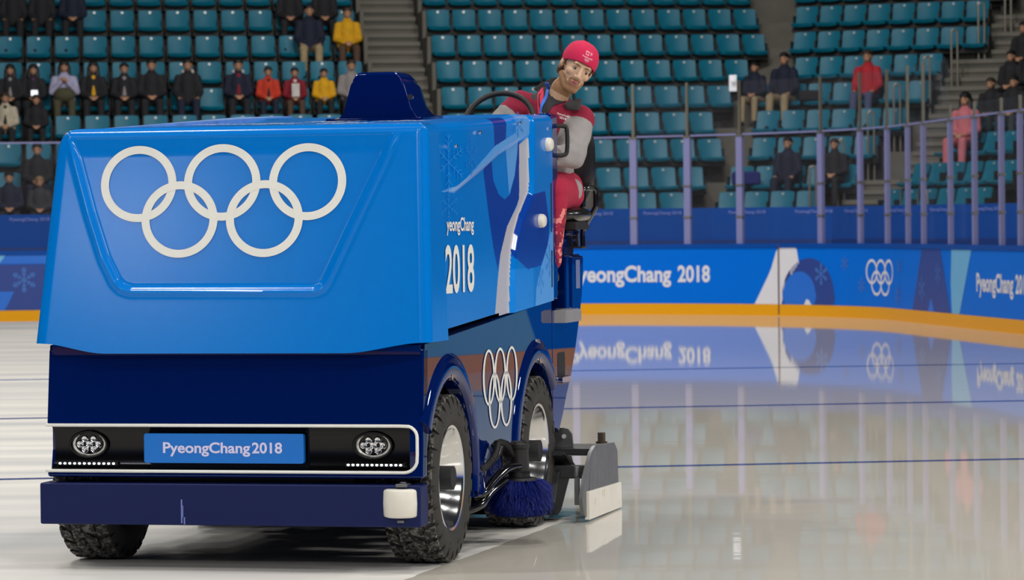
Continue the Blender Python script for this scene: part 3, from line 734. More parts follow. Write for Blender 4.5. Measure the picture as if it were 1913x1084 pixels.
# things held by or lying beside the spectators
def small(name, mb, m, label, cat, bevel=.004, smooth=30): o = mb.build(name, m, smooth=smooth, bevel=bevel); tag(o, label, cat); return o
p = rk(-.55, 58.1 + 3.2 - .44, ZT[4] - .80 + .66); b = MB(); b.box(p.x - .06, p.x + .06, p.y - .012, p.y, p.z, p.z + .10)
small('phone', b, mat('phone_screen', rgb(230, 235, 240), .3, emit=(.9, .95, 1, 1), estr=.9), 'brightly lit phone held by a spectator in black, left block', 'phone')
p = rk(4.12, 58.1 + 3.2 - .40, ZT[4] - .80 + .62); b = MB(); b.box(p.x - .07, p.x + .07, p.y - .01, p.y, p.z, p.z + .24)
small('paper_sheet', b, CL['white'], 'white sheet held on the chest of the child in dark red', 'paper')
p = rk(-.02, 58.1 + 3.2 - .38, ZT[4] - .80 + .57); b = MB(); b.ball((p.x, p.y, p.z + .10), (.2, .12, .14), 10)
small('bag', b, CL['olive'], 'olive bag on the lap of the spectator in lavender', 'bag', 0, 60)
p = rk(.05, 58.1 + 1.6 - .2, ZT[2] - .05); b = MB(); b.lathe([(.001, .24), (.06, .22), (.10, .15), (.12, .05), (.12, 0)], p, 'z', 20)
small('knit_hat', b, CL['white'], 'white and red knitted hat showing above the blue tank', 'hat', 0, 60)
p2 = p + Vector((.07, -.04, 0)); b = MB(); b.lathe([(.001, .22), (.05, .2), (.075, .12), (.08, 0)], p2, 'z', 20)
bpy.data.objects['knit_hat']; o = b.build('red_stripe', CL['red'], bpy.data.objects['knit_hat'], smooth=60)
q = P1 + D2 * .45 + N2 * (.8 - .32); p = rk(q.x, q.y, ZT[1] - .8 + .46); b = MB(); b.box(p.x - .32, p.x + .18, p.y - .12, p.y + .12, p.z, p.z + .24)
small('sports_bag', b, cloth('cloth_bright_navy', 22, 34, 110), 'dark blue sports bag beside the youth in navy tracksuit', 'bag', .05)
q = P1 + D2 * .78 + N2 * (3.2 - .3); p = rk(q.x, q.y, ZT[4] - .8 + .46); b = MB(); b.box(p.x - .18, p.x + .2, p.y - .12, p.y + .12, p.z, p.z + .2)
small('backpack', b, CL['black'], 'black backpack right of the man in khaki trousers, right block', 'bag', .05)
# ---------------------------------------------------------------- the ice resurfacing machine
mach = empty('ice_resurfacer', MO, -TH)
tag(mach, 'blue and navy ice resurfacing machine with white ring emblem driving towards the camera', 'ice resurfacer')
BLUE = mat('paint_blue', rgb(0, 118, 210), 0.17, spec=.30)
NAVY = mat('paint_navy', rgb(0, 24, 86), 0.3, spec=.0, coat=1.0, coatr=.012)
DK = mat('print_deep_blue', rgb(10, 62, 160), .17, spec=.35)
LT = mat('print_and_glint_light_blue', rgb(92, 160, 232), .17, spec=.35)  # prints, and the painted highlight along the crease
PALE = mat('print_pale_blue', rgb(26, 132, 226), .17, spec=.35)
GREYP = mat('print_grey', rgb(186, 184, 190), .35, coat=.2, coatr=.2)
WH = mat('print_white', rgb(232, 232, 226), .45)
BLK = mat('gloss_black', rgb(7, 7, 9), .14, spec=.3)
MBLK = mat('matt_black', rgb(22, 22, 24), .55)
CHR = mat('chrome', (.85, .86, .88, 1), .12, 1.0)
STEEL = mat('worn_steel', rgb(120, 122, 124), .42, .75, noise=.15, nscale=12)
IVORY = mat('ivory_plastic', rgb(226, 222, 210), .4)
RUB = mat('tyre_rubber', rgb(34, 33, 31), .75, noise=.25, nscale=30, bump=.5, bscale=60)
INT = mat('dark_underbody', rgb(14, 15, 22), .7)

# --- front cover of the snow tank
YF = -.474
def yface(z): return YF - .14 + .12 * z
TRAP = [(-1.607, 1.875), (-1.56, 1.72), (-1.499, 1.522), (-1.43, 1.33), (-1.375, 1.228), (-1.345, 1.20), (-1.30, 1.186), (-.485, 1.182), (-.445, 1.196), (-.425, 1.222), (-.30, 1.49), (-.20, 1.70), (-.125, 1.87)]
TS = [(TRAP[i], TRAP[i + 1]) for i in range(len(TRAP) - 1)]
def relief(x, z):
    d = min(segdist(x, z, a, b) for a, b in TS); ins = inpoly(x, z, TRAP)
    sd = -d if ins else d; fade = smooth01((1.875 - z) / .12)
    return fade * (.012 * smooth01(-sd / .035) - .010 * math.exp(-((d - .0) / .012) ** 2))
TOPZ = 1.89; RT = .045
def zbot(x): return .968 - .043 * smooth01((x + 1.70) / .30) * smooth01((.0 - x) / .35)
def outline(u):
    """horizontal path left side -> front -> right side; returns (x fraction -1..1 or side), local frame"""
    return u
def cover(u, v):
    # v: 0 bottom .. 1 ; last part rolls over on to the top
    s = v; z = 0; inset = 0
    xl_b, xr_b, xl_t, xr_t = -1.735, .022, -1.655, -.012
    vv = min(1, v / .9)
    cr = .055
    # path parameter
    Ls, Lf = .30, 1.72; tot = 2 * Ls + Lf; p = u * tot
    if v > .9:
        a = (v - .9) / .1 * PI / 2; zz = TOPZ - RT + RT * math.sin(a); inset = RT * (1 - math.cos(a))
    else: zz = None
    def at(z):
        t = (z - .97) / (TOPZ - .97); k = max(0, min(1, (z - TOPZ + .10) / .10)); return xl_b + (xl_t - xl_b) * t + .065 * (1 - math.sqrt(1 - k * k)), xr_b + (xr_t - xr_b) * t
    if p < Ls: side = -1; q = 1 - p / Ls
    elif p > Ls + Lf: side = 1; q = (p - Ls - Lf) / Ls
    else: side = 0; q = (p - Ls) / Lf
    xn = -1.735 + 1.757 * q if side == 0 else (-1.735 if side < 0 else .02)
    zb = zbot(xn)
    z = zz if zz is not None else zb + (TOPZ - RT - zb) * vv
    xl, xr = at(z); y0 = yface(z)
    # rounded front corners
    Rc = .06 if side <= 0 and q < .5 or side < 0 else .05
    if side == 0:
        x = xl + (xr - xl) * q; y = y0
        dl, dr = x - xl, xr - x
        for d in (dl, dr):
            if d < Rc: y = y0 + Rc - math.sqrt(max(0, Rc * Rc - (Rc - d) ** 2))
        rf = relief(x, z) if zz is None else 0
        y += rf
        if inset:
            x = min(max(x, xl + inset), xr - inset); y = max(y, y0 + inset)
            y = max(y, y0 + inset)
    else:
        y = y0 + Rc + (-.172 - y0 - Rc) * q; x = xl + inset if side < 0 else xr - inset
    return (x, y, z)
us = 420
cov = MB(); cov.grid(cover, us, 150)
front = cov.build('tank_front_cover', BLUE, mach, smooth=50)
tag(front, 'bright blue tank front with embossed outline')
fr = MB(); fz = lambda x, z: (x, yface(z) + .012 * smooth01((1.875 - z) / .12) - .004, z)
for cx, cz in ((-1.278, 1.648), (-.904, 1.650), (-.526, 1.648), (-1.090, 1.494), (-.713, 1.494)): fz_ = (lambda x, z, k=len(fr.f) * 4e-6: (lambda p: (p[0], p[1] - k, p[2]))(fz(x, z))); annulus(fr, cx, cz, .170, .163, .036, .034, fz_, 72)
fr.build('ring_emblem', WH, front, smooth=0)

# --- hopper sides and top
def ztop(y): return 1.895 + .046 * (y + .17) + .012 * math.exp(-((y - 1.45) / .2) ** 2)
def zlow(y): return 1.0 + .043 * (y + .2) - (.014 if y > 1.0 else 0)
CRE = [(-.5, 1.60), (-.1, 1.60), (.163, 1.604), (.382, 1.649), (.692, 1.712), (1.014, 1.784), (1.464, 1.858), (1.639, 1.875), (1.66, 2.1), (-.5, 2.1)]
PAN = [(1.66, 2.1), (1.645, 1.86), (1.635, 1.66), (1.62, 1.61), (1.55, 1.575), (1.40, 1.50), (1.30, 1.42), (1.24, 1.345), (1.20, 1.20), (1.175, .9), (2.4, .9), (2.4, 2.1)]
GRY = [(.927, .9), (.93, 1.06), (.985, 1.20), (1.047, 1.322), (1.19, 1.45), (1.40, 1.545), (1.451, 1.584), (1.455, 1.70), (1.463, 1.837), (1.62, 1.872), (1.66, 1.872), (1.645, 1.60), (1.56, 1.565), (1.40, 1.49), (1.30, 1.41), (1.25, 1.34), (1.21, 1.2), (1.185, .9)]
NB1 = [(.84, 2.1), (1.17, 2.1), (1.10, 1.80), (.90, 1.755), (.885, 1.80)]
NB2 = [(.72, 1.70), (.74, 1.715), (1.014, 1.784), (1.464, 1.858), (1.45, 1.58), (1.19, 1.45), (1.047, 1.322), (.985, 1.25), (.90, 1.36), (.82, 1.50), (.76, 1.62)]
DROP = [(.885, 1.755), (.92, 1.66), (1.02, 1.60), (1.14, 1.575), (1.26, 1.60), (1.36, 1.69), (1.42, 1.80), (1.44, 1.86), (1.014, 1.79)]
DROP2 = [(1.24, 1.60), (1.36, 1.69), (1.42, 1.80), (1.44, 1.86), (1.18, 1.81)]
LB1 = [(1.17, 2.1), (1.10, 1.80), (1.014, 1.784), (1.464, 1.858), (1.45, 2.1)]
LB2 = [(1.36, 2.1), (1.32, 1.83), (1.60, 1.872), (1.80, 1.93), (1.80, 2.1)]
CREASE_LIT = [(-.1, 1.60), (.163, 1.604), (.382, 1.649), (.692, 1.712), (1.014, 1.784), (1.464, 1.858), (1.639, 1.875), (1.6, 1.93), (1.3, 1.885), (.9, 1.82), (.5, 1.71), (.2, 1.63)]  # highlight running along the crease, put into the panel colour
PN1 = [(1.1, 1.50), (1.25, 1.30), (1.5, 1.245), (1.80, 1.26), (1.95, 1.36), (1.99, 1.46), (1.9, 1.62), (1.6, 1.6)]
PN2 = [(1.62, .9), (1.68, 1.15), (1.80, 1.262), (1.93, 1.35), (2.02, 1.43), (2.4, 1.5), (2.4, .9)]
def sidecol(u, v):
    y = -.17 + 2.245 * u; z = zlow(y) + (ztop(y) - zlow(y)) * v
    if inpoly(y, z, PAN):
        if inpoly(y, z, PN1): return 1
        if inpoly(y, z, PN2): return 2
        if y < 1.62 and z < 1.25: return 4
        return 0
    if inpoly(y, z, GRY): return 3
    if inpoly(y, z, CREASE_LIT): return 2
    if inpoly(y, z, CRE):
        if inpoly(y, z, NB1): return 1
        if inpoly(y, z, LB2): return 2
        if inpoly(y, z, LB1): return 4
        return 0
    if inpoly(y, z, DROP2): return 2
    if inpoly(y, z, DROP): return 0
    if inpoly(y, z, NB2): return 1
    return 0
def pdist(y, z, poly): return min(segdist(y, z, poly[i], poly[(i + 1) % len(poly)]) for i in range(len(poly)))
XT = -.03
def side_surf(u, v):
    y = -.17 + 2.245 * u; z = zlow(y) + (ztop(y) - zlow(y)) * v; x = XT
    d = pdist(y, z, PAN); sd = d if inpoly(y, z, PAN) else -d
    x += .028 * smooth01((sd + .015) / .05)
    d = pdist(y, z, CRE); sd = d if inpoly(y, z, CRE) else -d
    x += .016 * smooth01((sd + .01) / .035) * smooth01((y + .1) / .5) - .008 * smooth01((.0 - sd) / .2) * smooth01((y - .1) / .5) * 0
    t = ztop(y) - z
    if t < .04: x -= .04 - math.sqrt(max(0, .04 ** 2 - (.04 - t) ** 2))
    return (x, y, z)
sm = MB(); sm.grid(side_surf, 380, 320, sidecol)
side = sm.build('tank_side_panel', [BLUE, DK, LT, GREYP, PALE], mach, smooth=50)
sf = lambda y, z: (XT + .004, y, z)
tx = MB()
put_text(tx, 'yeongChang', .50, .060, lambda x, y: sf(.010 + x, 1.432 + y), .02)
put_text(tx, '2018', .53, .208, lambda x, y: sf(-.02 + x, 1.162 + y), .02)
tx.build('lettering', WH, side, smooth=0)
FLK = mat('flake_pale', rgb(34, 136, 222), .4, spec=.2)
for cy, cz, ry, rz_, f_, w_ in ((.03, 1.73, .26, .125, lambda y, z: (XT + .010 + .010 * smooth01((y + .1) / .5), y, z), .022), (.42, 1.76, .13, .09, lambda y, z: (XT + .019, y, z), .022),
        (.05, 1.54, .18, .07, sf, .022), (-.10, 1.33, .06, .06, sf, .03), (1.78, 1.20, .07, .08, lambda y, z: (XT + .030, y, z), .03), (1.98, 1.28, .10, .08, lambda y, z: (XT + .030, y, z), .03), (1.36, 1.93, .14, .06, lambda y, z: (XT + .018, y, z), .03)):
    fl = MB(); snowflake(fl, cy, cz, ry, rz_, f_, w_); fl.build('snowflake_print', FLK, side, smooth=0)
# left side, top, back of the tank
tk = MB()
NY = 24
for i in range(NY):
    y0_, y1_ = -.172 + 2.245 * i / NY, -.172 + 2.245 * (i + 1) / NY
    vs = []
    for y in (y0_, y1_):
        zt = ztop(y); zl = zlow(y)
        vs += [(-1.66, y, zl), (-1.64, y, zt - .12), (-1.60, y, zt - .03), (-1.54, y, zt), (-.075, y, zt), (-.07, y, zt - .004), (-.07, y, zl)]
    tk.add(vs, [(j, j + 1, j + 8, j + 7) for j in range(6)] + [(6, 0, 7, 13)])
tk.box(-1.655, -.07, 2.03, 2.07, 1.09, 1.99); 
tk.box(-1.60, -.06, -.20, -.17, .97, 1.88)
tank = tk.build('tank_body', BLUE, mach, smooth=40)
# top of the cover, between the rolled front edge and the tank
tc_ = MB(); tc_.add([(-1.545, yface(1.89) + .044, 1.8895), (-.057, yface(1.89) + .044, 1.8895), (-.057, -.172, 1.894), (-1.545, -.172, 1.894)], [(0, 1, 2, 3)]); tc_.build('cover_top', BLUE, front, smooth=0)
gv = MB(); gv.tube([(XT + .003, -.171, 1.01), (XT + .003, -.171, 1.86)], .004, 6); gv.build('panel_gap', MBLK, side)
# raised lid with a skewed edge on the left of the top
ld = MB(); ld.add([(-1.60, -.05, 1.905), (-1.58, .05, 1.925), (-1.30, .62, 1.968), (-1.30, .62, 1.94), (-1.0, .55, 1.935), (-1.4, -.05, 1.905)], [(0, 1, 2, 3), (0, 3, 4, 5), (1, 0, 5, 4, 2)])
ld.add([(-1.585, -.1, 1.90), (-1.285, .70, 1.935), (-1.285, .72, 1.966), (-1.30, .72, 1.972), (-1.62, -.1, 1.915)], [(0, 1, 2, 3, 4)])
mb = MB(); mb.prism([(-1.55, -.10), (-1.275, .66), (-1.275, 1.9), (-1.55, 1.9)], lambda x, y, h: (x, y, ztop(y) + h * smooth01((y + .10) / .5)), .0, .016); mb.build('snow_lid', mat('print_cloudy_blue', rgb(96, 140, 205), .35, noise=.2, nscale=9), mach, smooth=0)
tp = MB()
for cx, cy, r in ((-.9, .25, .16), (-.5, .1, .13), (-.35, .5, .14), (-1.15, .3, .12), (-.7, .65, .15)): snowflake(tp, cx, cy, r, r, lambda x, y: (x, y, ztop(y) + .003), .10)
tp.build('roof_print', mat('roof_print_pale', rgb(214, 214, 206), .4), mach, smooth=0)
# --- navy air scoop on the roof
sc = MB(); secs = []
def sc_sec(x0, x1, y, zt, r):
    zb = ztop(y) - .01; out = [(x0 - .012, y, zb), (x0 + .03, y, zb + (zt - zb) * .22), (x0 + .065, y, zb + (zt - zb) * .78)]
    for k in range(6): a = PI - PI / 2 * k / 5; out.append((x0 + .075 + r + r * math.cos(a), y, zt - r + r * math.sin(a)))
    for k in range(6): a = PI / 2 - PI / 2 * k / 5; out.append((x1 - .075 - r + r * math.cos(a), y, zt - r + r * math.sin(a)))
    out += [(x1 - .062, y, zb + (zt - zb) * .78), (x1 - .03, y, zb + (zt - zb) * .30), (x1 + .012, y, zb)]
    return out
rows = [sc_sec(-.735, -.355, .80, 2.152, .035), sc_sec(-.735, -.355, .815, 2.163, .04), sc_sec(-.735, -.355, 1.02, 2.165, .04), sc_sec(-.735, -.355, 1.10, 2.15, .04), sc_sec(-.735, -.355, 1.16, 2.03, .02)]
n = len(rows[0]); sc.v = [p for r_ in rows for p in r_]
for i in range(len(rows) - 1):
    for k in range(n - 1): sc.f.append((i * n + k, i * n + k + 1, (i + 1) * n + k + 1, (i + 1) * n + k)); sc.m.append(0)
sc.f.append(tuple(range(n))); sc.m.append(0); sc.f.append(tuple((len(rows) - 1) * n + k for k in range(n))); sc.m.append(0)
sc.prism(rrect(-.79, -.325, .77, 1.19, .03), lambda p, q, h: (p, q, ztop(q) + h), -.004, .012)
sco = sc.build('air_scoop', NAVY, mach, smooth=35, bevel=.006)
b = MB(); b.cyl((-.385, .80, 2.045), .013, -.012, .004, 'y', 16); b.build('scoop_bolt', CHR, sco)

# --- navy lower body
def arc(cy, cz, r, a0, a1, n=14): return [(cy + r * math.cos(math.radians(a0 + (a1 - a0) * i / n)), cz + r * math.sin(math.radians(a0 + (a1 - a0) * i / n))) for i in range(n + 1)]
WF, WR, HZ, AR1 = 0.0, 1.745, .365, .425
side_poly = [(-.455, .64), (-.418, .958), (2.10, 1.082), (2.10, .48)] + arc(WR, HZ, AR1, 33, 176) + [(1.305, .405), (1.20, .43), (1.07, .461), (.857, .473), (.70, .445), (.643, .40), (.634, .242), (.405, .247)] + arc(WF, HZ, AR1, -8, 174) + [(-.455, .40)]
for xs, nm in ((-.02, 'body_side'), (-1.685, 'body_side')):
    mb = MB(); x0_, x1_ = (xs - .06, xs) if xs > -1 else (xs, xs + .06)
    mb.px(side_poly if xs > -1 else side_poly[:0] + [(-.40, .425), (-.40, .62), (-.455, .64)] + side_poly[1:] , x0_, x1_); bs = mb.build(nm, NAVY, mach, smooth=30, bevel=.010, seg=3)
    if xs > -1: bside = bs
# flared bands round the wheel openings
def flare(cy, a0, a1, xo, parent):
    mb = MB(); n = 30; prof = [(AR1 - .002, -.012), (AR1 + .005, .012), (AR1 + .03, .020), (AR1 + .075, .016), (AR1 + .115, .002), (AR1 + .118, -.012)]; k = len(prof); vs = []
    for i in range(n + 1):
        a = math.radians(a0 + (a1 - a0) * i / n)
        for r, h in prof: vs.append((xo + h, cy + r * math.cos(a), HZ + r * math.sin(a)))
    mb.add(vs, [(i * k + j, (i + 1) * k + j, (i + 1) * k + (j + 1) % k, i * k + (j + 1) % k) for i in range(n) for j in range(k)] + [tuple(range(k)), tuple(n * k + j for j in range(k))])
    o = mb.build('wheel_arch_flare', NAVY, parent, smooth=60)
flare(WF, -12, 150, -.02, bside); flare(WR, 40, 172, -.02, bside)
# brush pocket
mb = MB(); mb.px([(.66, .30), (.68, .42), (.857, .465), (1.07, .455), (1.29, .40), (1.32, .25), (1.1, .22)], -.16, -.09); mb.build('brush_pocket', NAVY, bside, smooth=30, bevel=.02)
# ledge on top of the lower body, closing it under the tank
mb = MB(); mb.px([(-.46, .92), (-.46, .957), (2.10, 1.08), (2.10, 1.03)], -1.66, -.03); mb.build('body_deck', NAVY, mach, smooth=30)
mb = MB(); mb.box(-1.60, -.09, -.16, 2.05, .95, 1.06); mb.box(-1.34, -.34, -.40, 2.3, .30, .95); mb.box(-1.6, -.1, .50, 1.22, .35, .95); mb.box(-1.6, -.09, .98, 2.04, 1.0, 1.09); mb.build('underbody', INT, mach, smooth=0)
for y_ in (WF, WR): mb = MB(); mb.cyl((0, y_, HZ), .05, -1.55, -.15, 'x', 16); mb.build('axle', INT, mach)
# front of the body
C_out = [(-1.685, .945), (-.02, .945), (-.02, .395), (-1.685, .395), (-1.685, .425), (-.10, .425)]
C_out += [(-.10 + .055 * math.sin(a), .48 - .055 * math.cos(a)) for a in [PI / 2 * i / 6 for i in range(1, 7)]]
C_out += [(-.045, .57)] + [(-.09 + .045 * math.cos(a), .57 + .045 * math.sin(a)) for a in [PI / 2 * i / 6 for i in range(1, 7)]] + [(-1.685, .615)]
mb = MB(); mb.py(C_out, YF, YF + .08); mb.v = [(x, y + .12 * max(0, z - .62), z) for x, y, z in mb.v]; bf_ = mb.build('body_front', NAVY, mach, smooth=30, bevel=.012, seg=3)
tag(bf_, 'dark navy glossy front apron')
mb = MB(); mb.grid(lambda u, v: (-1.665 + 1.635 * u - (.018 * (2 * v - 1) ** 4 if u == 0 else 0), YF + .035 + .016 * math.sin(PI * v) ** .5 + .0 * u, .42 + .20 * v), 40, 12)
mb.box(-1.64, -.03, YF + .07, YF + .16, .40, .93)
gp = mb.build('grille_panel', BLK, mach, smooth=50)
tag(gp, 'gloss black recessed panel')
tr_ = []
tr_ += [(-1.690, YF + .012, .618)] + [(x, YF - .004, .618) for x in (-1.675, -1.2, -.6, -.12)]
tr_ += [(-.09 + .048 * math.cos(a), YF - .004, .570 + .048 * math.sin(a)) for a in [PI / 2 - PI / 2 * i / 6 for i in range(1, 7)]]
tr_ += [(-.042, YF - .004, .50)] + [(-.10 + .058 * math.cos(a), YF - .004, .48 + .058 * math.sin(a)) for a in [-PI / 2 * i / 6 for i in range(1, 7)]]
tr_ += [(x, YF - .004, .422) for x in (-.6, -1.2, -1.675)] + [(-1.690, YF + .012, .422)]
mb = MB(); mb.tube(tr_, .0070, 8); mb.build('white_trim_line', WH, gp, smooth=60)
for cx in (-1.509, -.246):
    mb = MB(); mb.lathe([(.092, .0), (.086, -.012), (.078, -.012), (.074, .004), (.07, .02)], (0, 0, 0), 'y', 40, cap=False); mb.v = [(x + cx, y + YF + .045, z * .66 + .533) for x, y, z in mb.v]
    hl = mb.build('headlight', BLK, mach, smooth=40)
    mb = MB(); mb.lathe([(.0745, -.004), (.06, .0), (.001, .002)], (0, 0, 0), 'y', 40, cap=False); mb.v = [(x + cx, y + YF + .052, z * .64 + .533) for x, y, z in mb.v]
    mb.build('reflector', mat('reflector', (.62, .61, .58, 1), .35, .25, noise=.3, nscale=90), hl, smooth=60)
    mb = MB()
    for dx, dz in ((-.042, 0), (.042, 0), (-.02, .022), (.02, .022), (-.02, -.022), (.02, -.022), (0, 0)): mb.lathe([(.0165, -.001), (.012, -.008), (.005, -.004), (.001, .0)], (cx + dx, YF + .048, .533 + dz), 'y', 14, cap=False)
    mb.build('led_cup', CHR, hl, smooth=60)
led_m = mat('led_white', (.9, .95, 1, 1), .3, emit=(.85, .92, 1, 1), estr=5)
for x0_, x1_ in ((-1.636, -1.394), (-.351, -.123)):
    mb = MB(); mb.box(x0_ - .015, x1_ + .02, YF + .03, YF + .06, .441, .462); ls = mb.build('led_strip', BLK, mach, bevel=.003)
    for i in range(12):
        mb = MB(); mb.ball((x0_ + (x1_ - x0_) * i / 11, YF + .028, .4515), (.0062, .004, .0045), 6); mb.build('led', led_m, ls, smooth=60)
mb = MB(); mb.py(rrect(-1.248, -.539, .457, .583, .010), YF + .005, YF + .035); np_ = mb.build('name_plate', mat('plate_blue', rgb(0, 112, 206), .4), mach, smooth=30, bevel=.002)
tx = MB(); put_text(tx, 'PyeongChang', .388, .046, lambda x, y: (-1.162 + x, YF + .003, .500 + y), .025); put_text(tx, '2018', .133, .046, lambda x, y: (-.766 + x, YF + .003, .500 + y), .025)
tx.build('plate_lettering', mat('plate_letters', rgb(214, 212, 246), .5), np_, smooth=0)
# bumper beam with guide roller
mb = MB(); mb.box(-1.707, -.022, YF - .035, YF + .10, .195, .372); bu = mb.build('bumper', mat('bumper_navy', rgb(12, 26, 78), .42, spec=.25), mach, smooth=30, bevel=.008)
mb = MB()
for xx, zz, hh in ((-1.072, .205, .10), (-1.068, .23, .05), (-1.060, .20, .03)): mb.box(xx, xx + .006, YF - .0365, YF - .03, zz, zz + hh)
mb.build('scuff_mark', mat('scuff', rgb(110, 124, 190), .6), bu, smooth=0)
mb = MB(); cxr = -.110; mb.lathe([(.060, .236), (.072, .240), (.076, .246), (.078, .295), (.076, .346), (.072, .353), (.060, .357)], (cxr, YF - .010, 0), 'z', 40)
gr_ = mb.build('guide_roller', IVORY, mach, smooth=50)
mb = MB(); mb.cyl((cxr + .01, YF - .02, 0), .014, .20, .385, 'z', 12); mb.box(cxr - .015, cxr + .035, YF - .055, YF + .02, .365, .378); mb.box(cxr - .01, cxr + .02, YF - .05, YF + .02, .215, .226)
mb.build('roller_bracket', STEEL, gr_, bevel=.002)

# --- wheels
def tyre_mb():
    mb = MB(); R = .352; W = .115
    prof = [(.222, -W * .80), (.232, -W * .92), (.26, -W * 1.02), (.30, -W * 1.06), (.325, -W * 1.0), (.343, -W * .88), (R, -W * .66), (R + .002, 0), (R, W * .66), (.343, W * .88), (.325, W * 1.0), (.30, W * 1.06), (.26, W * 1.02), (.232, W * .92), (.222, W * .80)]
    mb.lathe(prof, (0, 0, 0), 'x', 72, closed=True)
    def lug(a, x0, x1, r0, r1, da, sk, xr0=None):
        vs = []
        for r in (r0, r1):
            for (x, s) in ((x0, -1), (x1, -1), (x1, 1), (x0, 1)):
                aa = a + s * da / 2 + sk * (x - (x0 + x1) / 2); vs.append((x * (1 if r == r1 else 1.0), r * math.cos(aa), r * math.sin(aa)))
        mb.add(vs, [(0, 1, 2, 3), (4, 7, 6, 5), (0, 4, 5, 1), (1, 5, 6, 2), (2, 6, 7, 3), (3, 7, 4, 0)])
    N = 27; rnd = random.Random(3)
    for i in range(N):
        a = 2 * PI * i / N
        for sx in (-1, 1):
            lug(a + (0 if sx > 0 else .09), *sorted((sx * .012, sx * .052)), .35, .3665 - rnd.random() * .002, .135, sx * 2.2)
            lug(a + .06 + (0 if sx > 0 else .09), *sorted((sx * .060, sx * .108)), .338, .3625 - rnd.random() * .003, .150 + .02 * (i % 2), -sx * 1.4)
            # shoulder lugs reaching down the side wall
            vs = []; x_in = sx * .104; x_out = sx * (.123 if i % 2 else .119); rr = .285 if i % 2 else .305
            for (r, x) in ((.361, x_in), (.338, sx * .118), (rr, x_out)):
                for s in (-1, 1): aa = a + .06 + (0 if sx > 0 else .09) + s * (.078 if r > .33 else .06); vs.append((x, r * math.cos(aa), r * math.sin(aa)))
            for s in (-1, 1): aa = a + .06 + (0 if sx > 0 else .09) + s * .05; vs.append((sx * .100, .29 * math.cos(aa), .29 * math.sin(aa)))
            mb.add(vs, [(0, 1, 3, 2), (2, 3, 5, 4), (4, 5, 7, 6), (0, 2, 4, 6), (1, 7, 5, 3), (0, 6, 7, 1)])
    return mb
ty = tyre_mb()
TYM = bpy.data.materials.new('tyre_tread'); TYM.use_nodes = True
def tyremat():
    nt = TYM.node_tree; b = nt.nodes['Principled BSDF']; b.inputs['Roughness'].default_value = .7
    tc = nt.nodes.new('ShaderNodeTexCoord'); nz = nt.nodes.new('ShaderNodeTexNoise'); nz.inputs['Scale'].default_value = 55; nz.inputs['Detail'].default_value = 6
    nt.links.new(tc.outputs['Object'], nz.inputs[0]); cr = nt.nodes.new('ShaderNodeValToRGB'); nt.links.new(nz.outputs['Fac'], cr.inputs[0])
    e = cr.color_ramp.elements; e[0].position = .46; e[0].color = rgb(30, 29, 28); e[1].position = .62; e[1].color = rgb(118, 116, 112)
    # frost sits only on the outer tread
    sx = nt.nodes.new('ShaderNodeSeparateXYZ'); nt.links.new(tc.outputs['Object'], sx.inputs[0])
    def mt(op, a, b_): 
        n = nt.nodes.new('ShaderNodeMath'); n.operation = op
        for i, x in enumerate((a, b_)):
            if isinstance(x, (int, float)): n.inputs[i].default_value = x
            else: nt.links.new(x, n.inputs[i])
        return n.outputs[0]
    r2 = mt('ADD', mt('MULTIPLY', sx.outputs[1], sx.outputs[1]), mt('MULTIPLY', sx.outputs[2], sx.outputs[2]))
    f = mt('GREATER_THAN', r2, .352 ** 2)
    mx = nt.nodes.new('ShaderNodeMix'); mx.data_type = 'RGBA'; nt.links.new(f, mx.inputs[0]); mx.inputs[6].default_value = rgb(44, 42, 39); nt.links.new(cr.outputs[0], mx.inputs[7]); nt.links.new(mx.outputs[2], b.inputs['Base Color'])
tyremat()
me_tyre = ty.mesh('tyre', TYM, 35)
def wheel(x_out, y, side_):
    """side_ +1: outer face towards +x"""
    r = empty('wheel', (x_out - side_ * .122, y, HZ + .001), 0, mach)
    o = bpy.data.objects.new('tyre', me_tyre); C.objects.link(o); o.parent = r
    s = side_; mb = MB()
    prof = [(.226, .095), (.232, .102), (.228, .110), (.216, .108), (.208, .096), (.204, .070), (.196, .060), (.194, .045), (.186, .034), (.182, .0), (.172, -.015), (.166, -.022), (.166, -.04), (.158, -.046), (.156, -.06), (.10, -.064), (.001, -.064)]
    mb.lathe([(a, b * s) for a, b in prof], (0, 0, 0), 'x', 64, cap=False); rm = mb.build('rim', CHR, r, smooth=35)
    mb = MB(); mb.cyl((0, 0, 0), .052, -.064 * s, .118 * s, 'x', 32)
    for k in range(6):
        a = PI / 3 * k; mb.cyl((0, .10 * math.cos(a), .10 * math.sin(a)), .014, -.058 * s, -.03 * s, 'x', 6)
    mb.build('hub', MBLK, rm, smooth=35, bevel=.002)
    return r
wheel(0.0, WF, 1); wheel(0.0, WR, 1); wheel(-1.715, WF, -1); wheel(-1.715, WR, -1)

# --- rings on the body side
mb = MB()
for cy, cz in ((.735, .765), (.963, .765), (1.200, .763), (.845, .655), (1.080, .652)): annulus(mb, cy, cz, .120, .128, .034, .012, lambda y, z: (-.017, y, z), 56)
mb.build('ring_emblem', WH, bside, smooth=0)
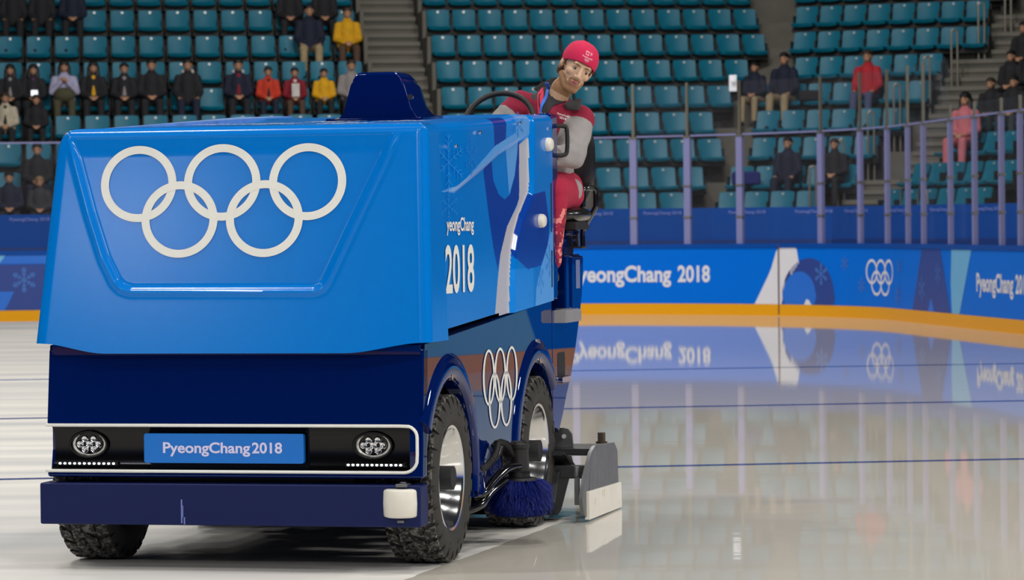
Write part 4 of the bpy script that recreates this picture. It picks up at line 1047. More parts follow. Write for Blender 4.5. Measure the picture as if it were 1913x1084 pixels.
# --- tail: cockpit bulkhead, footwell, rear pod
mb = MB(); mb.px([(2.08, 1.09), (2.215, 1.085), (2.235, 1.30), (2.24, 2.0), (2.08, 2.005)], -.075, -.012); mb.box(-1.62, -.075, 2.08, 2.12, 1.0, 2.0)
bk = mb.build('cockpit_bulkhead', NAVY, mach, smooth=30, bevel=.008)
mb = MB(); mb.px([(2.108, 1.04), (2.60, 1.03), (2.60, 1.30), (2.891, 1.295), (2.885, 1.20), (2.854, 1.097), (2.80, 1.0), (2.737, .908), (2.66, .80), (2.567, .697), (2.50, .64), (2.431, .582), (2.35, .50), (2.256, .423), (2.20, .44), (2.108, .45)], -.09, -.020)
ps = mb.build('pod_side', NAVY, mach, smooth=40, bevel=.012, seg=3)
mb = MB(); mb.px([(2.13, .48), (2.25, .45), (2.43, .60), (2.72, .92), (2.86, 1.12), (2.88, 1.28), (2.60, 1.28), (2.60, 1.03), (2.13, 1.02)], -1.66, -.085); mb.build('pod_body', NAVY, mach, smooth=40)
mb = MB(); mb.box(-.34, -.030, 2.50, 2.86, 1.02, 1.305); mb.build('seat_riser', NAVY, mach, bevel=.01)
mb = MB(); mb.box(-.30, -.055, 2.56, 2.82, 1.30, 1.46); mb.box(-.30, -.02, 2.50, 2.80, 1.40, 1.43); mb.build('seat_box', NAVY, mach, bevel=.012)
mb = MB(); mb.box(-.042, -.0195, 2.68, 2.76, .0, .0) if False else mb.add([(-.0185, 2.69, 1.13), (-.0185, 2.79, 1.13), (-.0185, 2.79, 1.275), (-.0185, 2.69, 1.275)], [(0, 1, 2, 3)])
mb.build('warning_sticker', mat('sticker_grey', rgb(104, 118, 166), .5, noise=.25, nscale=120), ps, smooth=0)
# foothold pocket, its shade painted as a black panel, with a chromed lip
mb = MB(); mb.px(rrect(2.23, 2.40, .695, .82, .02), -.06, -.0185); mb.build('foothold', mat('hole_shade_black', rgb(6, 7, 12), .6), ps, smooth=30)
mb = MB(); mb.px(rrect(2.215, 2.425, .672, .698, .008), -.03, .008)
for i in range(7): mb.box(-.02, .010, 2.225 + .03 * i, 2.235 + .03 * i, .670, .70)
mb.build('foothold_lip', CHR, ps, smooth=30)
# chequered step
mb = MB(); mb.box(-.085, .040, 2.16, 2.52, .970, 1.030)
for i in range(20):
    y = 2.165 + .0175 * i
    mb.box(.038, .046, y, y + .008, .975, 1.025)
    for j in range(6): mb.box(-.075 + .019 * j, -.064 + .019 * j, y, y + .009, 1.029, 1.0335)
mb.build('step_tread', mat('chequer_plate', (.58, .56, .53, 1), .3, .6), mach, smooth=0)
# door handle, side marker lamps, trims on the tank side
mb = MB(); mb.tube(spline([(-.020, 2.245, 1.945), (.010, 2.26, 1.945), (.030, 2.27, 1.93), (.030, 2.27, 1.82), (.010, 2.26, 1.80), (-.020, 2.245, 1.80)], 5), .011, 10)
mb.cyl((-.028, 2.245, 1.955), .013, -.02, .02, 'y', 12); mb.cyl((-.028, 2.245, 1.785), .013, -.02, .02, 'y', 12)
mb.box(-.035, -.018, 2.232, 2.25, 1.925, 1.985); mb.box(-.035, -.018, 2.232, 2.25, 1.76, 1.82)
mb.build('grab_handle', MBLK, bk, smooth=50)
for y, z in ((1.965, 1.848), (1.785, 1.475)):
    mb = MB(); mb.lathe([(.001, .026), (.026, .024), (.034, .016), (.036, .0)], (XT + .028, 0, 0), 'x', 24); mb.v = [(a, y + b * 1.5, z + c * .95) for a, b, c in mb.v]
    mb.build('side_lamp', IVORY, side, smooth=60)
mb = MB(); mb.box(XT + .026, XT + .032, 2.025, 2.035, 1.42, 1.66); mb.box(XT + .026, XT + .032, 2.025, 2.035, 1.15, 1.33); mb.build('door_hinge', MBLK, side)
mb = MB()
for y, z in ((1.98, 1.925), (1.36, 1.935), (.55, 1.87), (.1, 1.80)): mb.cyl((XT + .022, y, z), .008, .0, .012, 'x', 10)
mb.build('rivets', CHR, side)
for y_ in (WF - .02, WR):
    mb = MB(); mb.cyl((-.006, y_, HZ + AR1 + .012), .012, 0, .006, 'x', 10); mb.build('arch_rivet', CHR, bside)
# steering wheel and column
stw = Matrix.Translation((-.285, 2.14, 1.955)) @ Matrix.Rotation(math.radians(62), 4, 'X')
mb = MB(); mb.tube([stw @ Vector((.178 * math.cos(2 * PI * k / 40), .178 * math.sin(2 * PI * k / 40), 0)) for k in range(40)], .0145, 10, closed=True)
for a in (-.4, PI + .4, PI / 2 * 3): mb.tube([stw @ Vector((0, 0, -.02)), stw @ Vector((.17 * math.cos(a), .17 * math.sin(a), 0))], .010, 8)
mb.tube([stw @ Vector((0, 0, .01)), stw @ Vector((0, 0, -.05))], .035, 16)
stg = mb.build('steering_wheel', MBLK, mach, smooth=60)
mb = MB(); mb.tube([stw @ Vector((0, 0, -.04)), (-.285, 2.125, 1.80), (-.285, 2.13, 1.2)], .025, 12); mb.build('steering_column', INT, stg)
# driver's seat
LEATH = mat('seat_leather_black', rgb(26, 26, 27), .28, coat=.3)
def cush(c, r, name, par, e=3.2):
    mb = MB(); n = 20; vs = []
    for i in range(n + 1):
        t = PI * i / n - PI / 2
        for k in range(2 * n):
            a = PI * k / n; f = lambda v, p: math.copysign(abs(v) ** (2 / p), v)
            vs.append((c[0] + r[0] * f(math.cos(t), 2.4) * f(math.cos(a), e), c[1] + r[1] * f(math.cos(t), 2.4) * f(math.sin(a), e), c[2] + r[2] * f(math.sin(t), 2.4)))
    fs = [(i * 2 * n + k, i * 2 * n + (k + 1) % (2 * n), (i + 1) * 2 * n + (k + 1) % (2 * n), (i + 1) * 2 * n + k) for i in range(n) for k in range(2 * n)]
    mb.add(vs, fs); return mb.build(name, LEATH, par, smooth=60)
seat = empty('driver_seat', (-.17, 2.62, 1.46), 0, mach)
cush((0, 0, .045), (.235, .22, .055), 'seat_cushion', seat)
sb = cush((0, .235, .33), (.225, .035, .30), 'seat_back', seat, 3); sb.rotation_euler = (0, 0, 0)
mb = MB(); mb.tube([(-.1, .05, -.0), (.15, .05, .0)], .02, 8); mb.box(-.2, .2, -.16, .18, -.03, .01); mb.build('seat_base', MBLK, seat)
# black tubular grab bars on the tail
mb = MB()
def Y(px, z, y=2.74): return (px, y, z)
bar1 = [(-.055, 2.70, 1.345), (-.055, 2.70, 1.41), (-.045, 2.70, 1.445), (.012, 2.70, 1.53), (.020, 2.70, 1.56), (.022, 2.70, 1.615)]
bar2 = [(-.000, 2.78, 1.345), (-.000, 2.78, 1.41), (.010, 2.78, 1.445), (.062, 2.78, 1.53), (.070, 2.78, 1.56), (.070, 2.78, 1.615)]
path = spline(bar1, 6) + [Vector((.026, 2.705, 1.635)), Vector((.038, 2.73, 1.642)), Vector((.056, 2.76, 1.642)), Vector((.068, 2.775, 1.632))] + spline(bar2, 6)[::-1]
mb.tube(path, .0135, 12)
gb = mb.build('grab_bar', mat('bar_black', rgb(12, 12, 14), .2, coat=.8), mach, smooth=60)
mb = MB(); mb.box(-.080, .020, 2.68, 2.80, 1.335, 1.345); mb.box(-.040, -.015, 2.73, 2.75, 1.34, 1.42); mb.build('bar_bracket', MBLK, gb, bevel=.003)
mb = MB(); mb.cyl((-.03, 0, 0), .007, 2.715, 2.735, 'y', 10); mb.v = [(a, b, c + 1.375) for a, b, c in mb.v]; v2 = [(a, b, c + .03) for a, b, c in mb.v]; mb.add(v2, list(mb.f)); mb.build('bracket_bolts', CHR, gb)

# --- conditioner (blade sledge) at the rear
cn = MB(); cn.px([(2.02, .02), (1.93, .04), (1.88, .12), (1.96, .22), (2.12, .335), (2.22, .36), (2.70, .345), (2.78, .30), (2.80, .13), (2.80, .03), (2.0, .02)], .152, .170)
cn_s = cn.build('conditioner_side_plate', STEEL, mach, smooth=30, bevel=.002)
mb = MB(); mb.px([(1.985, .012), (2.80, .006), (2.81, .02), (2.795, .135), (1.985, .150)], .160, .186); mb.build('runner', mat('runner_white', rgb(226, 222, 212), .5, noise=.04, nscale=9), cn_s, smooth=30, bevel=.003)
mb = MB()
for y, z in ((2.12, .075), (2.30, .10), (2.34, .10)): mb.box(.1861, .1866, y, y + .008, z, z + .035)
mb.build('rust_stain', mat('stain_ochre', rgb(196, 186, 150), .7), cn_s, smooth=0)
mb = MB(); mb.cyl((.12, 2.62, 0), .020, .35, .40, 'z', 6); mb.cyl((.12, 2.62, 0), .03, .345, .355, 'z', 16); mb.build('adjuster_bolt', mat('rusty_bolt', rgb(84, 70, 60), .6, .5), cn_s)
cb = MB(); cb.box(-1.75, .15, 2.36, 2.74, .30, .335); cb.px([(2.02, .03), (1.95, .10), (2.06, .24), (2.36, .30), (2.40, .26), (2.10, .05)], -1.75, .02); cb.box(-1.75, .15, 2.10, 2.14, .21, .27)
con = cb.build('conditioner_body', mat('dark_steel', rgb(70, 72, 74), .45, .6, noise=.15, nscale=8), mach, smooth=30, bevel=.003)
mb = MB(); mb.py([(-1.6, .335), (-1.6, .435), (-.035, .435), (-.01, .43), (.01, .405), (.015, .335)], 2.42, 2.432); 
wing = mb.build('conditioner_bracket', STEEL, con, smooth=30, bevel=.002)
mb = MB(); mb.cyl((-.032, 0, .392), .011, 2.414, 2.421, 'y', 16); mb.build('bracket_hole', mat('ice_through_hole', rgb(205, 205, 200), .6), wing)
mb = MB(); mb.px([(2.00, .33), (2.02, .34), (2.44, .20), (2.42, .18)], -.16, .06)
for i in range(9): mb.px([(2.0 + .045 * i, .345 - .014 * i), (2.02 + .045 * i, .347 - .014 * i), (2.02 + .045 * i, .325 - .014 * i), (2.0 + .045 * i, .325 - .014 * i)], -.16, .05)
mb.build('slatted_guard', MBLK, con, smooth=0)
mb = MB(); mb.box(.10, .125, 2.03, 2.05, .08, .24); mb.cyl((.112, 2.03, 0), .016, .22, .27, 'z', 8); mb.build('blade_clamp', STEEL, con, bevel=.003)

# --- board brush
bc = Vector((.075, .93, 0)); rnd = random.Random(11)
br = MB(); br.lathe([(.03, .30), (.075, .298), (.085, .285), (.04, .27)], bc, 'z', 32)
brush = br.build('board_brush', MBLK, mach, smooth=40)
mb = MB()
for i in range(2600):
    a = rnd.random() * 2 * PI; t = rnd.random() ** .7; z0 = .286; r0 = .04 + .03 * rnd.random()
    r1 = .085 + .070 * t + rnd.uniform(-.006, .006); z1 = .285 - .165 * (1 - .55 * t * rnd.random()) ; z1 = .125 + (.12 * max(0, (t - .45)) * rnd.random() * 1.6) + rnd.uniform(0, .01)
    if i % 4 == 0: r1 = .155 + rnd.uniform(-.006, .004); z1 = rnd.uniform(.15, .262)
    c, s = math.cos(a), math.sin(a); w_ = .0016
    p0 = Vector((r0 * c, r0 * s, z0)) + bc; p2 = Vector((r1 * c, r1 * s, z1)) + bc; p1 = Vector(((r0 * .45 + r1 * .55) * c, (r0 * .45 + r1 * .55) * s, z0 * .62 + z1 * .38 + .012)) + bc
    sd = Vector((-s, c, 0)) * w_; up = Vector((0, 0, w_))
    vs = []
    for p in (p0, p1, p2): vs += [p + sd, p + up, p - sd]
    mb.add(vs, [(0, 1, 4, 3), (1, 2, 5, 4), (2, 0, 3, 5), (3, 4, 7, 6), (4, 5, 8, 7), (5, 3, 6, 8)])
o = mb.build('bristles', mat('bristle_blue', rgb(14, 30, 112), .5, spec=.2, noise=.25, nscale=40), brush, smooth=0); o['kind'] = 'stuff'
mb = MB(); mb.lathe([(.06, .120), (.11, .122), (.10, .26), (.05, .28)], bc, 'z', 32); mb.build('bristle_core', mat('bristle_core', rgb(10, 18, 60), .8), brush)
mb = MB(); mb.lathe([(.044, .295), (.050, .30), (.050, .33), (.040, .335), (.040, .43), (.046, .432), (.048, .44), (.048, .452), (.04, .46), (.02, .462)], bc, 'z', 28); mb.box(bc.x - .06, bc.x + .06, bc.y - .05, bc.y + .05, .325, .333)
mo = mb.build('brush_motor', MBLK, brush, smooth=40, bevel=.0015)
mb = MB()
for i in range(60): a = rnd.random() * 6.28; r_ = rnd.random() * .04; mb.ball((bc.x + r_ * math.cos(a), bc.y + r_ * math.sin(a), .462), (.006, .006, .004), 4)
mb.build('motor_cap', MBLK, mo, smooth=60)
mb = MB()
mb.tube(spline([(-.06, .60, .235), (-.02, .62, .25), (.01, .70, .30), (.045, .80, .345), (.075, .90, .352)], 8), [.016 + .006 * min(1, i / 20) for i in range(33)], 12)
mb.tube(spline([(-.10, .55, .17), (-.03, .60, .20), (.0, .68, .25), (.04, .8, .29)], 8), .02, 12)
mb.build('brush_arm', mat('arm_gloss_black', rgb(12, 12, 14), .15, coat=1), brush, smooth=60)
mb = MB()
for dz, dy in ((0, 0), (.012, .05)):
    mb.tube(spline([(-.015, .52, .365 - dz), (.0, .58, .37), (.02, .66 + dy, .41), (.03, .72 + dy, .470 - dz), (.04, .80 + dy, .455), (.05, .90, .40), (.055, .95 + dy, .365)], 10), .0135, 12)
hs = mb.build('hydraulic_hose', mat('hose_rubber', rgb(20, 20, 20), .35), brush, smooth=60)
mb = MB()
pts = spline([(-.015, .52, .365), (.0, .58, .37), (.02, .66, .41), (.03, .72, .470), (.04, .80, .455), (.05, .90, .40)], 18)
for i in range(0, len(pts) - 1, 2): mb.tube([pts[i], pts[i] + (pts[i + 1] - pts[i]).normalized() * .005], .0158, 12)
mb.build('hose_rings', MBLK, hs, smooth=60)
mb = MB()
for z in (.362, .345):
    mb.tube([(-.018, .50, z), (-.012, .55, z)], .010, 8); mb.tube([(-.018, .52, z), (-.016, .53, z)], .014, 6)
for y in (.93, 1.0): mb.tube([(.05, y, .37), (.085, y - .02, .335)], .011, 10); mb.ball((.088, y - .02, .335), .014, 6)
mb.build('hose_fitting', mat('fitting_grey', rgb(150, 152, 142), .4, .5), hs, smooth=40)
mb = MB(); mb.box(-.02, -.008, .47, .60, .25, .40); mb.cyl((-.012, .48, .35), .012, 0, .02, 'x', 8); mb.build('hose_bracket', NAVY, brush, bevel=.004)
# the machine's own number of road-worn mud guards stays hidden under the tank

# ---------------------------------------------------------------- the driver
drv = empty('person', MO + MX * -.17 + MY * 2.60 + Vector((0, 0, 1.55)), -TH)
tag(drv, 'driver in maroon and grey jacket and pink knit hat leaning out beside the machine', 'person')
def D(x, y, z): return Vector((x + .17, y - 2.60, z - 1.55))
hipL, hipR = D(-.075, 2.60, 1.62), D(-.27, 2.60, 1.62)
knL, knR = D(-.045, 2.26, 1.62), D(-.36, 2.24, 1.66); anL, anR = D(-.055, 2.24, 1.23), D(-.35, 2.2, 1.22)
ches = D(-.135, 2.585, 1.95); wai = D(-.16, 2.62, 1.74); shR_, shL_ = D(-.265, 2.52, 2.065), D(.030, 2.58, 1.985)
elR, haR = D(-.40, 2.38, 1.89), D(-.39, 2.18, 1.90)
elL, haL = D(.022, 2.44, 1.80), D(-.115, 2.20, 1.79)
neck0, neck1 = D(-.095, 2.53, 2.06), D(-.040, 2.505, 2.145)
HC = D(.016, 2.50, 2.205)                                   # head centre
HR = Matrix.Rotation(math.radians(29), 4, 'Y') @ Matrix.Rotation(math.radians(27), 4, 'Z') @ Matrix.Rotation(math.radians(3), 4, 'X') @ Matrix.Diagonal((1, 1, 1.09, 1))
HC = D(.072, 2.42, 2.226) - HR.to_3x3() @ Vector((0, -.085, .005))
HM = Matrix.Translation(HC) @ HR
HS = 1.0
def h(x, y, z): return HM @ (Vector((x, y, z)) * HS)
def hb(parts):
    out = []
    for p in parts:
        if p[0] == 'c': out.append(('c', p[1], p[2] , p[3], p[4]))
        else: out.append(p)
    return out
def head_geo():
    P = [('e', (0, .012, .03), (.075, .094, .088)), ('e', (0, -.035, -.015), (.060, .058, .078)), ('e', (0, -.066, -.090), (.024, .022, .022)),
         ('c', (-.052, -.0, -.055), .020, (-.020, -.066, -.092), .020), ('c', (.052, -.0, -.055), .020, (.020, -.066, -.092), .020), ('e', (0, -.045, -.07), (.046, .044, .036)),
         ('c', (-.034, -.078, .026), .013, (.034, -.078, .026), .013), ('c', (0, -.086, .018), .0085, (0, -.113, -.024), .0115), ('e', (-.012, -.101, -.029), (.0085, .011, .008)), ('e', (.012, -.101, -.029), (.0085, .011, .008)),
         ('e', (-.040, -.062, -.018), (.022, .024, .02)), ('e', (.040, -.062, -.018), (.022, .024, .02)), ('c', (-.020, -.083, -.0555), .0055, (.020, -.083, -.0555), .0055), ('c', (-.008, -.0915, -.053), .0058, (.008, -.0915, -.053), .0058), ('c', (-.014, -.088, -.0645), .0062, (.014, -.088, -.0645), .0062),
         ('e', (-.078, .012, -.008), (.011, .018, .031)), ('e', (.078, .012, -.008), (.011, .018, .031)),
         ('c', (-.031 - .012, -.080, .011), .0045, (-.031 + .012, -.082, .011), .0045), ('c', (.031 - .012, -.082, .011), .0045, (.031 + .012, -.080, .011), .0045)]
    return P
def blob_h(name, parts, voxel, mats, smooth, mfn=None):
    """built in the head's own frame, then placed"""
    me = blob(name, parts, voxel, mats, smooth=smooth, mfn=mfn, link=False); me.transform(HM @ Matrix.Scale(HS, 4)); return me
SKIN = mat('driver_skin', rgb(206, 168, 138), .55, noise=.05, nscale=30)
BEARD = mat('short_beard', rgb(158, 118, 84), .85, noise=.25, nscale=260, bump=.6, bscale=500)
LIPM = mat('driver_lips', rgb(176, 110, 100), .45)
def facemat(c):
    x, y, z = c
    if y < -.075 and -.062 - .012 < z < -.047 and abs(x) < .021 and y < -.086: return 2
    ax = abs(x); zl = -.068 + .9 * max(0, ax - .028)
    if y < .01 and z < zl: return 1
    if y < -.078 and ax < .026 and -.051 < z < -.040: return 1
    if .019 < ax < .030 and -.07 < z < -.044 and y < -.065: return 1
    if ax > .062 and z < .0 and -.045 < y < -.005: return 1
    return 0
# the body is one surface: head mesh joined to the skinned trunk and limbs by the same voxel wrap
def tr_part(p):
    if p[0] == 'c': return ('c', h(*p[1]), p[2] * HS, h(*p[3]), p[4] * HS)
    return ('E', p[1], p[2])
def blob2(name, parts, extra, voxel, mats, smooth, mfn=None):
    mb = MB()
    for p in parts:
        a, r0, b, r1 = Vector(p[1]), p[2], Vector(p[3]), p[4]; L = (b - a).length; q = ((b - a) / L).to_track_quat('Z', 'Y'); n = 20; pts = []
        for i in range(9): t = PI / 2 * i / 8; pts.append((r0 * math.sin(t), -r0 * math.cos(t)))
        for i in range(9): t = PI / 2 * i / 8; pts.append((r1 * math.cos(t), L + r1 * math.sin(t)))
        pts[0] = (1e-4, -r0); pts[-1] = (1e-4, L + r1); vs = [a + q @ Vector((r * math.cos(2 * PI * k / n), r * math.sin(2 * PI * k / n), z)) for r, z in pts for k in range(n)]
        fs = [(i * n + k, i * n + (k + 1) % n, (i + 1) * n + (k + 1) % n, (i + 1) * n + k) for i in range(len(pts) - 1) for k in range(n)] + [tuple(range(n - 1, -1, -1)), tuple((len(pts) - 1) * n + k for k in range(n))]
        mb.add(vs, fs)
    if extra: mb.add(extra.v, extra.f)
    me = bpy.data.meshes.new(name); me.from_pydata(mb.v, [], mb.f); o = bpy.data.objects.new(name, me); C.objects.link(o)
    r = o.modifiers.new('r', 'REMESH'); r.mode = 'VOXEL'; r.voxel_size = voxel; s_ = o.modifiers.new('s', 'SMOOTH'); s_.factor = .5; s_.iterations = smooth
    bpy.context.view_layer.update(); m2 = bpy.data.meshes.new_from_object(o.evaluated_get(bpy.context.evaluated_depsgraph_get()))
    C.objects.unlink(o); bpy.data.objects.remove(o); m2.materials.clear()
    for m in (mats if isinstance(mats, list) else [mats]): m2.materials.append(m)
    if mfn:
        for p in m2.polygons: p.material_index = mfn(p.center)
    m2.polygons.foreach_set('use_smooth', [True] * len(m2.polygons)); m2.name = name; return m2
hex_ = MB()
for p in head_geo():
    if p[0] == 'e': b = MB(); b.ball(p[1], p[2], 16); hex_.add([h(*v) for v in b.v], b.f)
rest = [tr_part(p) for p in head_geo() if p[0] == 'c']
rest += [('c', neck0, .058, neck1 + Vector((0, .0, .0)), .054), ('c', D(-.06, 2.51, 2.12), .052, h(0, .012, -.05), .050), ('c', ches, .12, wai, .10), ('c', wai, .11, D(-.17, 2.62, 1.66), .12), ('c', shR_, .055, shL_, .055), ('c', ches, .09, neck0, .06)]
for s_, e_, ha_ in ((shR_, elR, haR), (shL_, elL, haL)): rest += [('c', s_, .055, e_, .042), ('c', e_, .040, ha_, .027)]
for a_, k_, n_ in ((hipL, knL, anL), (hipR, knR, anR)): rest += [('c', a_, .09, k_, .058), ('c', k_, .056, n_, .038), ('c', n_ + Vector((0, .03, -.04)), .034, n_ + Vector((0, -.14, -.055)), .03)]
for ha_, e_, sx in ((haR, elR, 1), (haL, elL, -1)):
    d = (ha_ - e_).normalized(); side_v = d.cross(Vector((0, 0, 1))).normalized(); rest.append(('c', ha_, .028, ha_ + d * .055, .032))
    for k in range(4):
        b0_ = ha_ + d * .07 + side_v * (k - 1.5) * .019; ln = (.032, .038, .036, .028)[k]
        b1_ = b0_ + d * ln + Vector((0, 0, -.008)); b2_ = b1_ + d * ln * .4 + Vector((0, 0, -.024)); rest += [('c', b0_, .0095, b1_, .009), ('c', b1_, .009, b2_, .008)]
    tb = ha_ + d * .02 + side_v * sx * .03; rest += [('c', tb, .012, tb + d * .035 + side_v * sx * .018, .010), ('c', tb + d * .035 + side_v * sx * .018, .010, tb + d * .06 + side_v * sx * .012 + Vector((0, 0, -.01)), .009)]
HMI = (HM @ Matrix.Scale(HS, 4)).inverted()
def bmat(c):
    q = HMI @ c
    if q.z > -.14 and abs(q.x) < .1 and abs(q.y) < .13: return facemat(q)
    return 0
bd_me = blob2('body', rest, hex_, .0030, [SKIN, BEARD, LIPM], 5, bmat)
body_o = bpy.data.objects.new('body', bd_me); C.objects.link(body_o); body_o.parent = drv
BROW = mat('brow_brown', rgb(128, 96, 72), .8)
# eyes, brows
mb = MB()
for sx in (-1, 1): mb.ball((sx * .031, -.0765, .004), (.0125, .0095, .0062), 10)
mb.v = [h(*v) for v in mb.v]; mb.build('eye_white', mat('eye_white', rgb(150, 138, 128), .4), drv, smooth=60)
mb = MB()
for sx in (-1, 1): mb.ball((sx * .031 + .002, -.0845, .0035), (.0062, .003, .0052), 8)
mb.v = [h(*v) for v in mb.v]; mb.build('iris', mat('iris', rgb(58, 54, 50), .2), drv, smooth=60)
for sx in (-1, 1):
    mb = MB()
    mb.tube([(sx * .014, -.0915, .022), (sx * .030, -.091, .0265), (sx * .047, -.080, .0225)], [.0035, .0042, .003], 8)
    mb.tube([(sx * .019, -.0845, .0095), (sx * .031, -.0865, .0120), (sx * .043, -.080, .0090)], .0014, 6)
    mb.v = [h(*v) for v in mb.v]; mb.build('eyebrow', BROW, drv, smooth=60)
mb = MB(); mb.tube([(-.019, -.0885, -.0595), (-.008, -.0955, -.0590), (.008, -.0955, -.0590), (.019, -.0885, -.0595)], .0012, 6); mb.v = [h(*v) for v in mb.v]; mb.build('mouth_line', mat('mouth_dark', rgb(92, 52, 48), .6), drv, smooth=60)
# hair at the temples and nape, knit hat
HB_ = mat('driver_hair', rgb(92, 68, 50), .8, noise=.2, nscale=200)
me = blob2('hair', [('c', h(-.062, .03, -.01), .022, h(-.05, .07, -.05), .022), ('c', h(.062, .03, -.01), .022, h(.05, .07, -.05), .022), ('c', h(-.04, .085, -.03), .022, h(.04, .085, -.03), .022), ('c', h(-.0735, -.012, .03), .007, h(-.0725, -.012, -.002), .006), ('c', h(.0735, -.012, .03), .007, h(.0725, -.012, -.002), .006)], None, .004, HB_, 3)
o = bpy.data.objects.new('hair', me); C.objects.link(o); o.parent = drv
he = MB()
for c, r in (((0, .014, .040), (.086, .105, .080)), ((.004, .025, .074), (.072, .084, .046)), ((0, .02, .06), (.080, .096, .060))): b = MB(); b.ball(c, r, 18); he.add([h(*v) for v in b.v], b.f)
me = blob2('knit_hat', [('c', h(-.015, .03, .092), .032, h(.026, .045, .088), .032)], he, .0035, mat('hat_pink', rgb(206, 30, 78), .9, noise=.08, nscale=220, bump=.5, bscale=420), 6)
bm = bmesh.new(); bm.from_mesh(me)
def hatcut(co):
    q = HMI @ co; lim = .029 + (q.y + .06) * -.36; lim = max(lim, -.012); return q.z < lim
bmesh.ops.delete(bm, geom=[v for v in bm.verts if hatcut(v.co)], context='VERTS'); bm.to_mesh(me); bm.free()
hat = bpy.data.objects.new('knit_hat', me); C.objects.link(hat); hat.parent = drv
sm_ = hat.modifiers.new('thick', 'SOLIDIFY'); sm_.thickness = .006; sm_.offset = 1
fd = (HM.to_3x3() @ Vector((0, 1, 0))).normalized()
em = MB()
def hp(x, z): return tuple(h(x, -.13, z))
put_text(em, 'PyeongChang 2018', .056, .0060, lambda x, y: hp(-.028 + x, .070 + y), .03)
for a, b in ((0, 0), (1, 0), (2, 0), (.5, -1), (1.5, -1)): annulus(em, -.008 + a * .0085, .064 + b * .004 - .002, .0048, .0042, .0012, .0011, hp, 20)
for q in ([(-.018, .098), (.002, .098), (.002, .0955), (-.018, .0955)], [(-.016, .082), (.002, .082), (.002, .0845), (-.016, .0845)], [(-.014, .0955), (-.0115, .0955), (-.0135, .0845), (-.016, .0845)], [(-.002, .0955), (.0005, .0955), (-.001, .0845), (-.0035, .0845)]): flatpoly(em, q, hp)
for k in range(5):
    a = PI / 2 + 2 * PI * k / 5; n_ = (-math.sin(a) * .0008, math.cos(a) * .0008)
    flatpoly(em, [(.013 + n_[0], .093 + n_[1]), (.013 + .0085 * math.cos(a) + n_[0], .093 + .0085 * math.sin(a) + n_[1]), (.013 + .0085 * math.cos(a) - n_[0], .093 + .0085 * math.sin(a) - n_[1]), (.013 - n_[0], .093 - n_[1])], hp)
bpy.context.view_layer.update()
hm_ = bpy.data.meshes.new_from_object(hat.evaluated_get(bpy.context.evaluated_depsgraph_get()))
drape(hm_, em, fd, .0012); em.build('embroidery', mat('embroidery_pale', rgb(240, 190, 205), .8), hat, smooth=0)
# clothing
MAR = mat('fleece_maroon', rgb(140, 26, 56), .95, noise=.08, nscale=30, bump=.3, bscale=220)
GRY_ = mat('fleece_grey', rgb(150, 146, 146), .95, noise=.09, nscale=12, bump=.3, bscale=200)
CHA = mat('collar_charcoal', rgb(60, 58, 60), .9)
PNK = mat('trouser_crimson', rgb(168, 22, 60), .85, noise=.08, nscale=14)
PK2 = bpy.data.materials.new('trouser_pattern'); PK2.use_nodes = True
nt = PK2.node_tree; tcn = nt.nodes.new('ShaderNodeTexCoord'); vo = nt.nodes.new('ShaderNodeTexVoronoi'); vo.distance = 'CHEBYCHEV'; vo.inputs['Scale'].default_value = 46
nt.links.new(tcn.outputs['Object'], vo.inputs['Vector']); crn = nt.nodes.new('ShaderNodeValToRGB'); crn.color_ramp.interpolation = 'CONSTANT'
e = crn.color_ramp.elements; e[0].position = 0; e[0].color = rgb(160, 18, 56); e[1].position = .74; e[1].color = rgb(228, 132, 126); e2 = crn.color_ramp.elements.new(.45); e2.color = rgb(120, 18, 48)
sp = nt.nodes.new('ShaderNodeSeparateColor'); nt.links.new(vo.outputs['Color'], sp.inputs[0]); nt.links.new(sp.outputs[0], crn.inputs[0]); nt.links.new(crn.outputs[0], nt.nodes['Principled BSDF'].inputs['Base Color']); nt.nodes['Principled BSDF'].inputs['Roughness'].default_value = .8
jk = [('c', D(-.125, 2.58, 1.99), .150, D(-.15, 2.60, 1.78), .145), ('c', D(-.15, 2.60, 1.80), .145, D(-.165, 2.60, 1.66), .165), ('c', shR_ + Vector((.01, 0, .0)), .070, shL_ + Vector((-.01, 0, 0)), .072), ('c', D(-.11, 2.57, 2.03), .10, D(-.085, 2.55, 2.085), .078),
      ('c', shR_, .074, elR, .062), ('c', elR, .060, elR.lerp(haR, .85), .044), ('c', shL_, .078, elL, .066), ('c', elL, .064, elL.lerp(haL, .85), .046), ('c', D(-.02, 2.55, 1.63), .07, D(-.30, 2.55, 1.63), .07)]
def jmat(c):
    def sd(a, b): t = max(0, min(1, (c - a).dot(b - a) / (b - a).length_squared)); return (c - a - (b - a) * t).length, t
    dR, tR = sd(shR_, elR); dL, tL = sd(shL_, elL); dR2 = sd(elR, haR)[0]; dL2 = sd(elL, haL)[0]
    z = c.z + 1.55
    x_ = c.x - .17
    if dR2 < .075 or (dR < .088 and tR > .32): return 1
    if dL2 < .09: return 1
    if dL < .095 and tL > .16: return 1
    if (c - neck0).length < .118 and z > 2.085: return 2
    if z < 1.845: return 1
    return 0
me = blob2('jacket', jk, None, .006, [MAR, GRY_, CHA], 7, jmat)
import mathutils
for v in me.vertices:      # folds in the fleece
    co = v.co; n_ = mathutils.noise.noise(Vector((co.x * 9, co.y * 9, co.z * 22 + co.x * 14))); v.co = co + v.normal * (n_ * .007)
jo = bpy.data.objects.new('jacket', me); C.objects.link(jo); jo.parent = drv
